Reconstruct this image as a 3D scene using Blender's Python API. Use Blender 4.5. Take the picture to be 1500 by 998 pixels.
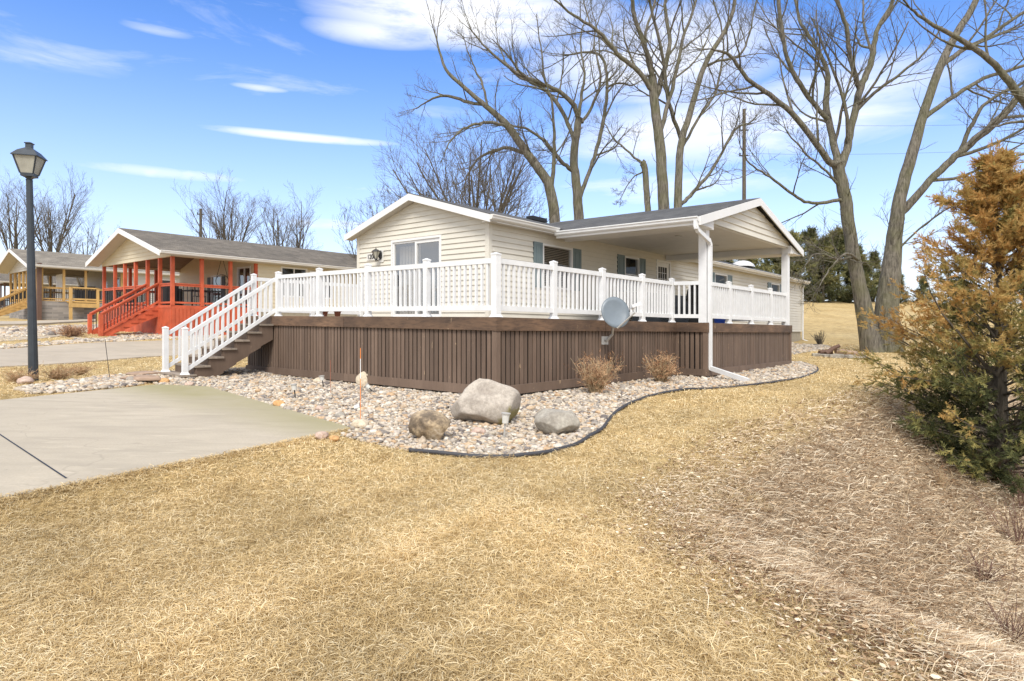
import bpy, math, random
import numpy as np
rng = np.random.default_rng(7); random.seed(7)
K = 0.0157; FPX = 913.0; H0 = 476.5
S = bpy.context.scene
for o in list(bpy.data.objects): bpy.data.objects.remove(o)
COL = S.collection
def nrm(a): a = np.asarray(a, float); return a/np.linalg.norm(a)
Ld = nrm([795, 913, 0]); Fd = nrm([-1050, 913, 0])
def y0(px): return H0 + K*(px-750)
C0 = np.array([-.249, 9.9, 0.])
def P(u, v, z): return C0 + u*Ld + v*Fd + np.array([0, 0, z])
def at(px, py, Y): return np.array([(px-750)/FPX*Y, Y, (y0(px)-py)/FPX*Y])

# ------------------------------------------------------------------ materials
MAT = {}
def nodes(name):
    m = bpy.data.materials.new(name); m.use_nodes = True
    nt = m.node_tree; return m, nt, nt.nodes['Principled BSDF']
def ramp(nt, stops, fac):
    r = nt.nodes.new('ShaderNodeValToRGB')
    el = r.color_ramp.elements
    while len(el) < len(stops): el.new(.5)
    for e, (p, c) in zip(el, stops): e.position = p; e.color = (*c, 1)
    nt.links.new(fac, r.inputs[0]); return r.outputs[0]
def noise(nt, scale, detail=4, stretch=(1, 1, 1), rough=.55, coord='Object', rot=(0,0,0)):
    tc = nt.nodes.new('ShaderNodeTexCoord'); mp = nt.nodes.new('ShaderNodeMapping')
    mp.inputs['Scale'].default_value = stretch; mp.inputs['Rotation'].default_value = rot
    nt.links.new(tc.outputs[coord], mp.inputs[0])
    n = nt.nodes.new('ShaderNodeTexNoise'); n.inputs['Scale'].default_value = scale
    n.inputs['Detail'].default_value = detail; n.inputs['Roughness'].default_value = rough
    nt.links.new(mp.outputs[0], n.inputs[0]); return n.outputs[0]
def mixc(nt, a, b, f, mode='MIX'):
    m = nt.nodes.new('ShaderNodeMix'); m.data_type = 'RGBA'; m.blend_type = mode
    for s, v in ((m.inputs[0], f), (m.inputs[6], a), (m.inputs[7], b)):
        if isinstance(v, (int, float)): s.default_value = v
        elif isinstance(v, tuple): s.default_value = (*v, 1)
        else: nt.links.new(v, s)
    return m.outputs[2]
def attr(nt, name):
    a = nt.nodes.new('ShaderNodeAttribute'); a.attribute_name = name; return a.outputs['Fac']
def bump(nt, b, h, s, d=.02):
    n = nt.nodes.new('ShaderNodeBump'); n.inputs['Strength'].default_value = s; n.inputs['Distance'].default_value = d
    nt.links.new(h, n.inputs['Height']); nt.links.new(n.outputs[0], b.inputs['Normal'])
def simple(name, col, rough=.6, var=.12, scale=6, stretch=(1, 1, 1), bmp=.15, metal=0, spec=.4, bd=.004):
    m, nt, b = nodes(name)
    n = noise(nt, scale, 6, stretch)
    c = ramp(nt, [(.3, tuple(x*(1-var) for x in col)), (.7, tuple(min(1, x*(1+var)) for x in col))], n)
    nt.links.new(c, b.inputs['Base Color']); b.inputs['Roughness'].default_value = rough
    b.inputs['Metallic'].default_value = metal; b.inputs['Specular IOR Level'].default_value = spec
    if bmp: bump(nt, b, n, bmp, bd)
    MAT[name] = m; return m
simple('siding', (.625, .59, .505), .55, .05, 1.3, bmp=.1)
simple('siding_red', (.62, .55, .40), .6, .05, 1.3)
simple('siding_grey', (.55, .53, .49), .6, .05, 1.3)
simple('trim', (.71, .705, .685), .45, .03, 2)
simple('vinyl', (.70, .705, .70), .42, .06, 5)
simple('gutter', (.69, .67, .62), .4, .04, 2)
simple('soffit', (.52, .49, .43), .6, .04, 3)
simple('ceiling', (.62, .60, .56), .5, .04, 3)
simple('shutter', (.16, .21, .22), .55, .08, 4)
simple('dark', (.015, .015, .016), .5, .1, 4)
simple('black_metal', (.03, .037, .045), .4, .2, 8, spec=.5)
simple('iron', (.025, .025, .027), .5, .2, 8)
simple('sofa_cover', (.10, .11, .12), .9); simple('dish', (.16, .19, .215), .35, .08, 5)
simple('galv', (.45, .44, .41), .4, .1, 9, metal=.3)
simple('found', (.33, .29, .22), .9, .12, 8)
simple('redpaint', (.52, .105, .045), .6, .22, 2.2)
simple('yellowwood', (.52, .33, .12), .7, .15, 4, (1, 1, .3))
simple('blue', (.03, .09, .5), .5); simple('orange', (.85, .25, .05), .5); simple('white', (.8, .8, .8), .5)
simple('tan_stem', (.42, .32, .19), .8); simple('hose', (.045, .045, .05), .6)
simple('brownpost', (.12, .07, .05), .8)
simple('pot', (.35, .13, .08), .8)
simple('porchwood', (.22, .18, .14), .8, .15, 3)
simple('slate', (.30, .21, .15), .9, .25, 6); simple('frost', (.62, .61, .56), .35)
simple('lantern_glass', (.42, .40, .32), .2); simple('lamp_pane', (.33, .32, .27), .3)

def wood(name, cols, st=(1, 1, .12), str2=.35):
    m, nt, b = nodes(name)
    n1 = noise(nt, 3, 6, tuple(x**.5 for x in st)); n2 = noise(nt, 45, 5, st, .6); n3 = noise(nt, 9, 8, (1, 1, .35), .7)
    c = ramp(nt, [(.3, cols[0]), (.7, cols[1])], n1)
    c = mixc(nt, c, tuple(x*.7 for x in cols[0]), ramp(nt, [(.45, (0,)*3), (.75, (str2,)*3)], n2))
    chips = ramp(nt, [(.655, (0,)*3), (.68, (.8,)*3)], n3)
    c = mixc(nt, c, (.46, .33, .2), chips)
    t = attr(nt, 'tint')
    c = mixc(nt, c, c, 0) if False else c
    mul = nt.nodes.new('ShaderNodeMix'); mul.data_type = 'RGBA'; mul.blend_type = 'MULTIPLY'; mul.inputs[0].default_value = 1
    nt.links.new(c, mul.inputs[6]); nt.links.new(ramp(nt, [(0, (.78,)*3), (1, (1.16,)*3)], t), mul.inputs[7])
    nt.links.new(mul.outputs[2], b.inputs['Base Color']); b.inputs['Roughness'].default_value = .75
    bump(nt, b, n2, .25, .002); MAT[name] = m
wood('skirt', [(.118, .078, .054), (.168, .115, .082)])
wood('fascia', [(.055, .034, .023), (.19, .112, .064)], (.12, .12, 1), .8)
wood('tread', [(.20, .16, .125), (.34, .28, .22)])

def shingle(name, c1, c2):
    m, nt, b = nodes(name)
    geo = nt.nodes.new('ShaderNodeNewGeometry')
    d1 = nt.nodes.new('ShaderNodeVectorMath'); d1.operation = 'DOT_PRODUCT'; d1.inputs[1].default_value = tuple(Ld)
    d2 = nt.nodes.new('ShaderNodeVectorMath'); d2.operation = 'DOT_PRODUCT'; d2.inputs[1].default_value = tuple(Fd)
    nt.links.new(geo.outputs['Position'], d1.inputs[0]); nt.links.new(geo.outputs['Position'], d2.inputs[0])
    cx = nt.nodes.new('ShaderNodeCombineXYZ'); nt.links.new(d1.outputs['Value'], cx.inputs[0]); nt.links.new(d2.outputs['Value'], cx.inputs[1])
    br = nt.nodes.new('ShaderNodeTexBrick'); nt.links.new(cx.outputs[0], br.inputs[0])
    br.inputs['Scale'].default_value = 1; br.inputs['Brick Width'].default_value = .3; br.inputs['Row Height'].default_value = .14
    br.inputs['Mortar Size'].default_value = .006; br.inputs['Color1'].default_value = (*c1, 1); br.inputs['Color2'].default_value = (*c2, 1)
    br.inputs['Mortar'].default_value = (*[x*.45 for x in c1], 1)
    n = noise(nt, 60, 4); c = mixc(nt, br.outputs[0], ramp(nt, [(.35, (.72,)*3), (.65, (1.2,)*3)], n), .8, 'MULTIPLY')
    c = mixc(nt, c, ramp(nt, [(.3, (.8,)*3), (.7, (1.15,)*3)], noise(nt, .9, 4)), 1.0, 'MULTIPLY')
    nt.links.new(c, b.inputs['Base Color']); b.inputs['Roughness'].default_value = .95
    bump(nt, b, br.outputs['Fac'], -.4, .01); MAT[name] = m
shingle('roof_dark', (.058, .058, .058), (.095, .094, .092))
shingle('roof_brown', (.10, .085, .066), (.175, .15, .118))
shingle('roof_tan', (.16, .138, .108), (.25, .22, .175))

def tinted(name, stops, rough=.8, extra=None, transl=0):
    m, nt, b = nodes(name); c = ramp(nt, stops, attr(nt, 'tint'))
    if extra: c = mixc(nt, c, ramp(nt, [(.35, (extra[1],)*3), (.65, (1.15,)*3)], noise(nt, extra[0], 4)), 1., 'MULTIPLY')
    nt.links.new(c, b.inputs['Base Color']); b.inputs['Roughness'].default_value = rough; b.inputs['Specular IOR Level'].default_value = .25
    if transl:
        t = nt.nodes.new('ShaderNodeBsdfTranslucent'); nt.links.new(c, t.inputs[0]); ms = nt.nodes.new('ShaderNodeMixShader')
        ms.inputs[0].default_value = transl; nt.links.new(b.outputs[0], ms.inputs[1]); nt.links.new(t.outputs[0], ms.inputs[2])
        nt.links.new(ms.outputs[0], nt.nodes['Material Output'].inputs[0])
    MAT[name] = m; return m
tinted('grass', [(0, (.28, .18, .07)), (.3, (.52, .38, .18)), (.65, (.71, .54, .28)), (1, (.88, .76, .51))], .7, (.45, .82), .25)
tinted('litter', [(0, (.12, .065, .03)), (.25, (.32, .20, .11)), (.55, (.56, .42, .26)), (1, (.80, .70, .53))], .8, None, .15)
tinted('stones', [(0, (.14, .12, .11)), (.15, (.27, .24, .21)), (.35, (.42, .36, .28)), (.5, (.46, .31, .18)), (.62, (.50, .42, .31)), (.8, (.46, .40, .335)), (1, (.64, .58, .48))], .7, (30, .75))
tinted('cedar', [(0, (.045, .055, .022)), (.22, (.15, .16, .06)), (.42, (.32, .29, .10)), (.62, (.50, .36, .13)), (1, (.50, .28, .09))], .7, None, .35)
tinted('evergreen', [(0, (.07, .08, .035)), (.5, (.19, .19, .08)), (1, (.36, .32, .13))], .8, None, .3)
tinted('rust_leaf', [(0, (.20, .10, .05)), (.5, (.40, .23, .12)), (1, (.58, .38, .22))], .8)
def bark(name, c1, c2, moss):
    m, nt, b = nodes(name); n = noise(nt, 14, 8, (1, 1, .13), .72); n2 = noise(nt, 1.1, 3)
    c = ramp(nt, [(.36, c1), (.6, c2)], n)
    if moss: c = mixc(nt, c, (.13, .13, .05), ramp(nt, [(.42, (0,)*3), (.62, (moss,)*3)], n2))
    nt.links.new(c, b.inputs['Base Color']); b.inputs['Roughness'].default_value = .9; bump(nt, b, n, 1, .09); MAT[name] = m
bark('bark', (.05, .042, .032), (.23, .205, .16), .45)
bark('bark_far', (.07, .058, .042), (.15, .125, .09), 0)
bark('twig_red', (.18, .09, .06), (.33, .2, .15), 0)

def rock(name, cols, moss=None, scale=3):
    m, nt, b = nodes(name); n = noise(nt, scale, 9, rough=.65); n2 = noise(nt, 26, 6, rough=.7); n3 = noise(nt, 1.6, 2, rough=.4)
    c = ramp(nt, [(.3+.4*i/(len(cols)-1), x) for i, x in enumerate(cols)], n)
    c = mixc(nt, c, ramp(nt, [(.35, (.75,)*3), (.65, (1.12,)*3)], n2), 1., 'MULTIPLY')
    if moss:
        geo = nt.nodes.new('ShaderNodeTexCoord'); sp = nt.nodes.new('ShaderNodeSeparateXYZ'); nt.links.new(geo.outputs['Object'], sp.inputs[0])
        ma = nt.nodes.new('ShaderNodeMath'); ma.operation = 'SUBTRACT'; nt.links.new(sp.outputs[0], ma.inputs[0]); nt.links.new(sp.outputs[2], ma.inputs[1])
        ad = nt.nodes.new('ShaderNodeMath'); ad.operation = 'ADD'; nt.links.new(ma.outputs[0], ad.inputs[0]); nt.links.new(n, ad.inputs[1])
        c = mixc(nt, c, (.20, .17, .035), ramp(nt, [(moss, (0,)*3), (moss+.12, (.85,)*3)], ad.outputs[0]))
    nt.links.new(c, b.inputs['Base Color']); b.inputs['Roughness'].default_value = .85; bump(nt, b, n2, .5, .02); MAT[name] = m
rock('rock_big', [(.27, .23, .19), (.42, .37, .31), (.50, .45, .38)], .62)
rock('rock_mixed', [(.09, .07, .05), (.16, .12, .08), (.42, .32, .2), (.62, .55, .44)], None, 3.2)
rock('rock_grey', [(.20, .175, .14), (.34, .31, .26), (.46, .43, .36)])
rock('rock_pink', [(.40, .27, .21), (.56, .44, .36)]); rock('rock_orange', [(.45, .22, .07), (.6, .38, .18)])
rock('rock_pale', [(.5, .42, .3), (.66, .56, .42)])

def glassmat():
    m, nt, b = nodes('glass'); nt.nodes.remove(b)
    t = nt.nodes.new('ShaderNodeBsdfTransparent'); t.inputs[0].default_value = (.8, .82, .82, 1)
    g = nt.nodes.new('ShaderNodeBsdfGlossy'); g.inputs['Roughness'].default_value = .02
    f = nt.nodes.new('ShaderNodeLayerWeight'); f.inputs[0].default_value = .35
    mm = nt.nodes.new('ShaderNodeMath'); mm.operation = 'MULTIPLY_ADD'; mm.inputs[1].default_value = .28; mm.inputs[2].default_value = .03
    nt.links.new(f.outputs['Fresnel'], mm.inputs[0]); ms = nt.nodes.new('ShaderNodeMixShader')
    nt.links.new(mm.outputs[0], ms.inputs[0]); nt.links.new(t.outputs[0], ms.inputs[1]); nt.links.new(g.outputs[0], ms.inputs[2])
    nt.links.new(ms.outputs[0], nt.nodes['Material Output'].inputs[0]); MAT['glass'] = m
glassmat()
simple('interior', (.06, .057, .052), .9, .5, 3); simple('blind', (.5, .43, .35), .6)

def concrete(name, base, stain):
    m, nt, b = nodes(name); n = noise(nt, .5, 6, rough=.6); n2 = noise(nt, 55, 5, rough=.7); n3 = noise(nt, 1.2, 5, (1, 3.2, 1), rot=(0, 0, .75))
    c = ramp(nt, [(.3, tuple(x*.88 for x in base)), (.7, tuple(x*1.1 for x in base))], n)
    c = mixc(nt, c, ramp(nt, [(.3, (.86,)*3), (.7, (1.06,)*3)], n2), 1., 'MULTIPLY')
    c = mixc(nt, c, tuple(x*.78 for x in base), ramp(nt, [(.46, (0,)*3), (.68, (.75,)*3)], n3))
    vo = nt.nodes.new('ShaderNodeTexVoronoi'); vo.feature = 'DISTANCE_TO_EDGE'; vo.inputs['Scale'].default_value = .28; tcv = nt.nodes.new('ShaderNodeTexCoord')
    wp = nt.nodes.new('ShaderNodeVectorMath'); wp.operation = 'MULTIPLY_ADD'; nz = nt.nodes.new('ShaderNodeTexNoise'); nz.inputs['Scale'].default_value = 1.5; nt.links.new(tcv.outputs['Object'], nz.inputs[0])
    nt.links.new(nz.outputs['Color'], wp.inputs[0]); wp.inputs[1].default_value = (1.2, 1.2, 0); nt.links.new(tcv.outputs['Object'], wp.inputs[2]); nt.links.new(wp.outputs[0], vo.inputs[0])
    c = mixc(nt, c, tuple(x*.5 for x in base), ramp(nt, [(0, (.3,)*3), (.0016, (0,)*3)], vo.outputs[0]))
    c = mixc(nt, c, tuple(x*.55 for x in base), ramp(nt, [(.70, (0,)*3), (.74, (.6,)*3)], noise(nt, 9, 5, rough=.6)))
    c = mixc(nt, c, tuple(min(1, x*1.25) for x in base), ramp(nt, [(.60, (0,)*3), (.70, (.5,)*3)], noise(nt, 2.2, 6, (1, 4, 1), rot=(0, 0, .4))))
    if stain: # algae along the gravel-side edge, in slab space
        geo = nt.nodes.new('ShaderNodeNewGeometry'); d = nt.nodes.new('ShaderNodeVectorMath'); d.operation = 'DOT_PRODUCT'
        d.inputs[1].default_value = tuple(Ld); nt.links.new(geo.outputs['Position'], d.inputs[0])
        mr = nt.nodes.new('ShaderNodeMapRange'); mr.inputs[1].default_value = stain-1.0; mr.inputs[2].default_value = stain; nt.links.new(d.outputs['Value'], mr.inputs[0])
        mu = nt.nodes.new('ShaderNodeMath'); mu.operation = 'MULTIPLY'; nt.links.new(mr.outputs[0], mu.inputs[0]); nt.links.new(ramp(nt, [(.3, (.35,)*3), (.6, (1,)*3)], n), mu.inputs[1])
        c = mixc(nt, c, (.27, .24, .125), mu.outputs[0])
    nt.links.new(c, b.inputs['Base Color']); b.inputs['Roughness'].default_value = .85; bump(nt, b, n2, .25, .004); MAT[name] = m

def brickmat():
    m, nt, b = nodes('stone_veneer')
    geo = nt.nodes.new('ShaderNodeNewGeometry'); sp = nt.nodes.new('ShaderNodeSeparateXYZ'); nt.links.new(geo.outputs['Position'], sp.inputs[0])
    ad = nt.nodes.new('ShaderNodeMath'); ad.operation = 'SUBTRACT'; nt.links.new(sp.outputs[0], ad.inputs[0]); nt.links.new(sp.outputs[1], ad.inputs[1])
    cx = nt.nodes.new('ShaderNodeCombineXYZ'); nt.links.new(sp.outputs[0], cx.inputs[0]); nt.links.new(sp.outputs[2], cx.inputs[1])
    br = nt.nodes.new('ShaderNodeTexBrick'); nt.links.new(cx.outputs[0], br.inputs[0])
    br.inputs['Scale'].default_value = 1; br.inputs['Brick Width'].default_value = .42; br.inputs['Row Height'].default_value = .16; br.inputs['Mortar Size'].default_value = .012
    br.inputs['Color1'].default_value = (.34, .31, .28, 1); br.inputs['Color2'].default_value = (.16, .15, .145, 1); br.inputs['Mortar'].default_value = (.3, .28, .25, 1)
    nt.links.new(br.outputs[0], b.inputs['Base Color']); b.inputs['Roughness'].default_value = .9; MAT['stone_veneer'] = m
brickmat()

# ------------------------------------------------------------------ mesh builder
class MB:
    def __init__(s): s.v = []; s.f = []; s.t = []; s.n = 0
    def add(s, verts, faces, tint=.5):
        verts = np.asarray(verts, float).reshape(-1, 3); b = s.n
        s.v.append(verts); s.f += [tuple(i+b for i in f) for f in faces]; s.t.append(np.full(len(verts), tint)); s.n += len(verts); return s
    def hexa(s, p, tint=.5):  # 4 bottom, 4 top
        return s.add(p, [(0, 3, 2, 1), (4, 5, 6, 7), (0, 1, 5, 4), (1, 2, 6, 5), (2, 3, 7, 6), (3, 0, 4, 7)], tint)
    def box(s, u0, u1, v0, v1, z0, z1, tint=.5, Pf=None):
        Pf = Pf or P
        return s.hexa([Pf(u0, v0, z0), Pf(u1, v0, z0), Pf(u1, v1, z0), Pf(u0, v1, z0), Pf(u0, v0, z1), Pf(u1, v0, z1), Pf(u1, v1, z1), Pf(u0, v1, z1)], tint)
    def bar(s, a, b, w, h, tint=.5, up=(0, 0, 1)):
        a = np.asarray(a, float); b = np.asarray(b, float); d = nrm(b-a); x = np.cross(d, up)
        if np.linalg.norm(x) < 1e-6: x = np.array([1., 0, 0])
        x = nrm(x)*w/2; y = nrm(np.cross(x, d))*h/2
        return s.hexa([a-x-y, a+x-y, b+x-y, b-x-y, a-x+y, a+x+y, b+x+y, b-x+y], tint)
    def tube(s, pts, r, sides=6, tint=.5, cap=True):
        pts = np.asarray(pts, float); n = len(pts); r = np.broadcast_to(np.asarray(r, float), (n,))
        t = np.gradient(pts, axis=0); t /= (np.linalg.norm(t, axis=1)[:, None]+1e-9)
        m = t.mean(0); ref = np.array([0, 0, 1.]) if abs(m[2]) < .7*np.linalg.norm(m)+1e-9 else np.array([1., .3, 0])
        x = np.cross(t, ref); x /= (np.linalg.norm(x, axis=1)[:, None]+1e-9); y = np.cross(t, x)
        a = np.arange(sides)*2*math.pi/sides
        V = pts[:, None]+r[:, None, None]*(np.cos(a)[None, :, None]*x[:, None]+np.sin(a)[None, :, None]*y[:, None])
        F = [(i*sides+j, i*sides+(j+1) % sides, (i+1)*sides+(j+1) % sides, (i+1)*sides+j) for i in range(n-1) for j in range(sides)]
        if cap: F += [tuple(range(sides)), tuple(range((n-1)*sides, n*sides))[::-1]]
        return s.add(V.reshape(-1, 3), F, tint)
    def build(s, name, mat, parent=None, base=None, smooth=False, kind=None):
        V = np.concatenate(s.v); T = np.concatenate(s.t)
        return mk(name, V, s.f, mat, parent, base, smooth, T, kind)
def wz(p): p = np.array(p, float); p[..., 2] -= K*p[..., 0]; return p
BASE = {}
def mk(name, V, F, mat, parent=None, base=None, smooth=False, T=None, kind=None):
    V = wz(V)
    if base is None: base = BASE[parent.name] if parent else None
    if base is None:
        base = V.mean(0); base[2] = V[:, 2].min()
    elif not parent: base = wz(base)
    me = bpy.data.meshes.new(name); L = V-base
    if isinstance(F, np.ndarray):
        n, k = F.shape; me.vertices.add(len(L)); me.vertices.foreach_set('co', L.astype(np.float32).ravel())
        me.loops.add(n*k); me.loops.foreach_set('vertex_index', F.astype(np.int32).ravel()); me.polygons.add(n)
        me.polygons.foreach_set('loop_start', np.arange(0, n*k, k, dtype=np.int32)); me.update(calc_edges=True)
    else: me.from_pydata(L.tolist(), [], F)
    if T is not None:
        a = me.attributes.new('tint', 'FLOAT', 'POINT'); a.data.foreach_set('value', np.asarray(T, np.float32))
    if smooth: me.polygons.foreach_set('use_smooth', np.ones(len(me.polygons), bool))
    me.materials.append(MAT[mat]); me.update()
    o = bpy.data.objects.new(name, me); COL.objects.link(o)
    if parent: o.parent = parent; BASE[o.name] = BASE[parent.name]
    else: o.location = base; BASE[o.name] = base
    if parent: o.location = (0, 0, 0)
    if kind: o['kind'] = kind
    return o
def thing(name, label, cat, base, group=None):
    o = bpy.data.objects.new(name, None); COL.objects.link(o); b = wz(base); o.location = b; BASE[o.name] = b
    o.empty_display_size = .2; return tag(o, label, cat, group)
def tag(o, label, cat=None, group=None, kind=None):
    o['label'] = label
    if cat: o['category'] = cat
    if group: o['group'] = group
    if kind: o['kind'] = kind
    return o

# ------------------------------------------------------------------ terrain
def sd(poly, X, Y):   # signed distance, positive inside
    X = np.asarray(X, float); Y = np.asarray(Y, float); d = np.full(X.shape, 1e9); ins = np.zeros(X.shape, bool); n = len(poly)
    for i in range(n):
        (ax, ay), (bx, by) = poly[i], poly[(i+1) % n]
        ex, ey = bx-ax, by-ay; t = np.clip(((X-ax)*ex+(Y-ay)*ey)/(ex*ex+ey*ey+1e-12), 0, 1)
        d = np.minimum(d, np.hypot(X-ax-t*ex, Y-ay-t*ey))
        c = ((ay > Y) != (by > Y)) & (X < (bx-ax)*(Y-ay)/((by-ay) if by != ay else 1e-12)+ax); ins ^= c
    return np.where(ins, d, -d)
def ss(x, a, b): t = np.clip((x-a)/(b-a), 0, 1); return t*t*(3-2*t)
DITCH = [(3.2, -8), (2.7, 0.5), (2.1, 2.7), (1.62, 3.6), (1.3, 4.2), (1.35, 5.1), (2.5, 6.9), (4.3, 9), (7.4, 12.2), (13, 14.5), (40, 18), (60, -8)]
def slabpt(px, py, z=-1.27): Y = -z*FPX/(py-y0(px)); return ((px-750)/FPX*Y, Y)
_s0 = np.array(slabpt(518, 627)); _a = slabpt(305, 566); _b = slabpt(230, 563); _c = slabpt(0, 586)
_d = np.array(_c)+np.array([-16., -12.]); _eb = np.array(slabpt(0, 729)); _e = _s0+(_eb-_s0)*5
SLAB = [tuple(_s0), _a, _b, _c, tuple(_d), tuple(_e)]
def wob(X, Y, s): return np.sin(X*1.3*s+1.7)*np.cos(Y*1.1*s+.4)+.5*np.sin(X*2.9*s-Y*2.3*s+2)+.3*np.cos(X*6.1*s+Y*5.3*s)
def G(X, Y):
    X = np.asarray(X, float); Y = np.asarray(Y, float)
    R = np.interp(Y, [0, 2, 6, 8, 10, 14, 20, 26, 32, 45, 66, 100, 300, 700], [-1.55, -1.5, -1.37, -1.27, -1.19, -1.14, -1.03, -.86, -.6, .75, 3.1, 4.0, 5, 6])
    Lf = np.interp(Y, [0, 2, 6, 8, 10, 14, 20, 27, 45, 80, 300, 700], [-1.55, -1.5, -1.36, -1.25, -1.22, -1.25, -1.02, -.72, -.15, .3, 1, 2])
    w = ss(X+.15*Y, -1.0, 4.0) if False else ss(X, -4.0, 2.0)
    z = Lf*(1-w)+R*w
    z = z + .012*wob(X, Y, 1.)*ss(Y, 1, 5) + .03*wob(X, Y, .22)*ss(Y, 14, 30)
    d = sd(DITCH, X, Y)
    dd = np.maximum(d+.25, 0); z = z - .60*(np.sqrt(dd*dd+.3)-.548)*(1-ss(dd, 2.5, 7.)*.6) + .035*wob(X*1.7, Y*1.7, 1.)*ss(d, 0, .8)
    s = sd(SLAB, X, Y); k = ss(s, -.5, 0.02); z = z*(1-k)+(-1.295)*k
    return z
def gp(px, py):
    Ys = np.geomspace(1.5, 400, 3000); X = (px-750)/FPX*Ys; Z = -(py-y0(px))/FPX*Ys
    i = np.argmax(Z < G(X, Ys)); return (X[i], Ys[i])
def gp3(px, py): x, y = gp(px, py); return np.array([x, y, float(G(x, y))])

def groundmat():
    m, nt, b = nodes('lawn'); n = noise(nt, .35, 6, rough=.6); n2 = noise(nt, 22, 6, rough=.75); n3 = noise(nt, 3, 6, rough=.65)
    c = ramp(nt, [(.3, (.47, .34, .155)), (.5, (.56, .415, .20)), (.7, (.60, .46, .24))], n)
    c = mixc(nt, c, ramp(nt, [(.3, (.5,)*3), (.7, (1.15,)*3)], n2), 1., 'MULTIPLY')
    c = mixc(nt, c, ramp(nt, [(.35, (.72,)*3), (.6, (1.06,)*3)], n3), 1., 'MULTIPLY')
    soil = ramp(nt, [(.25, (.10, .065, .04)), (.5, (.28, .205, .13)), (.75, (.56, .47, .34))], n2)
    c = mixc(nt, c, soil, attr(nt, 'tint'))
    nt.links.new(c, b.inputs['Base Color']); b.inputs['Roughness'].default_value = .95; b.inputs['Specular IOR Level'].default_value = .1
    bump(nt, b, n2, .9, .03); MAT['lawn'] = m
groundmat()
def axis(lo, mids, hi): return np.array(sorted(set(np.round(np.concatenate([lo, mids, hi]), 4))))
gx = axis(-np.geomspace(14, 700, 40), np.concatenate([np.arange(-14, -6, .25), np.arange(-6, 9, .1), np.arange(9, 14, .3)]), np.geomspace(14, 700, 50))
gy = axis(np.array([-40, -20, -10, -5, -2, 0, 1]), np.concatenate([np.arange(1.5, 12, .1), np.arange(12, 22, .25)]), np.geomspace(22, 900, 90))
XX, YY = np.meshgrid(gx, gy); ZZ = G(XX, YY); nx, ny = len(gx), len(gy)
idx = np.arange(nx*ny).reshape(ny, nx)
F = np.stack([idx[:-1, :-1].ravel(), idx[:-1, 1:].ravel(), idx[1:, 1:].ravel(), idx[1:, :-1].ravel()], 1)
dt = sd(DITCH, XX, YY); T = ss(dt+.25*wob(XX, YY, 2), -.25, .5)*(XX < 30)
mk('ground', np.stack([XX.ravel(), YY.ravel(), ZZ.ravel()], 1), F, 'lawn', base=(0, 0, 0), smooth=True, T=T.ravel(), kind='structure')

# slabs
stain = float(np.dot(np.array([_s0[0], _s0[1], 0]), Ld))
concrete('concrete', (.41, .355, .27), stain); concrete('concrete2', (.40, .34, .26), None)
def prism(name, poly, z0, z1, mat, **k):
    n = len(poly); V = [(x, y, z0) for x, y in poly]+[(x, y, z1) for x, y in poly]
    F = [tuple(range(n, 2*n)), tuple(range(n))[::-1]]+[(i, (i+1) % n, n+(i+1) % n, n+i) for i in range(n)]
    return mk(name, np.array(V), F, mat, **k)
# the driveway is poured in bays with open joints between them
prism('driveway', SLAB, -1.36, -1.27, 'concrete', kind='structure')
mj = MB()
j0 = np.array(slabpt(100, 703)); j1 = np.array(slabpt(0, 637)); dj = (j1-j0)/np.linalg.norm(j1-j0)
for off in (0., -3.6):
    q0 = j0+dj*.06+off*Ld[:2]; q1 = j0+dj*9+off*Ld[:2]; w = Ld[:2]*.007
    mj.add([(q0[0]-w[0], q0[1]-w[1], -1.2655), (q0[0]+w[0], q0[1]+w[1], -1.2655), (q1[0]+w[0], q1[1]+w[1], -1.2655), (q1[0]-w[0], q1[1]-w[1], -1.2655)], [(0, 1, 2, 3)])
mj.build('driveway_joint', 'dark', kind='structure')
def strip(name, near, far, mat, lift, thick=.0, nu=24, nv=8, **k):
    a = np.array([gp(*p) for p in near]); b = np.array([gp(*p) for p in far])
    ta = np.linspace(0, 1, len(a)); tb = np.linspace(0, 1, len(b)); t = np.linspace(0, 1, nu)
    A = np.stack([np.interp(t, ta, a[:, i]) for i in (0, 1)], 1); B = np.stack([np.interp(t, tb, b[:, i]) for i in (0, 1)], 1)
    V = []; s = np.linspace(0, 1, nv)
    for q in s: V.append(A*(1-q)+B*q)
    V = np.concatenate(V); Z = G(V[:, 0], V[:, 1])+lift; top = np.column_stack([V, Z]); N = nu*nv
    i = np.arange(N).reshape(nv, nu); F = [tuple(f) for f in np.stack([i[:-1, :-1].ravel(), i[:-1, 1:].ravel(), i[1:, 1:].ravel(), i[1:, :-1].ravel()], 1).tolist()]
    bot = top.copy(); bot[:, 2] -= lift+.1
    edge = list(i[0])+list(i[1:, -1])+list(i[-1, ::-1][1:])+list(i[::-1, 0][1:-1])
    for e in range(len(edge)): F.append((int(edge[e]), int(edge[(e+1) % len(edge)]), int(edge[(e+1) % len(edge)])+N, int(edge[e])+N))
    return mk(name, np.concatenate([top, bot]), F, mat, **k), np.concatenate([A, B[::-1]])
_, DRV2 = strip('driveway', [(-160, 550), (0, 539), (120, 532), (230, 523), (330, 520), (420, 517)], [(-160, 519), (0, 513), (120, 504), (230, 500), (330, 499), (420, 499)], 'concrete2', .03, kind='structure')
strip('path', [(-60, 478.5), (60, 476), (140, 472)], [(-60, 474), (60, 472), (140, 469)], 'concrete2', .10, kind='structure')
strip('road', [(-60, 497), (0, 501), (45, 498), (95, 492), (120, 500)], [(-60, 487), (0, 486), (45, 487), (80, 489), (125, 497)], 'concrete2', .02, kind='structure')

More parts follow.
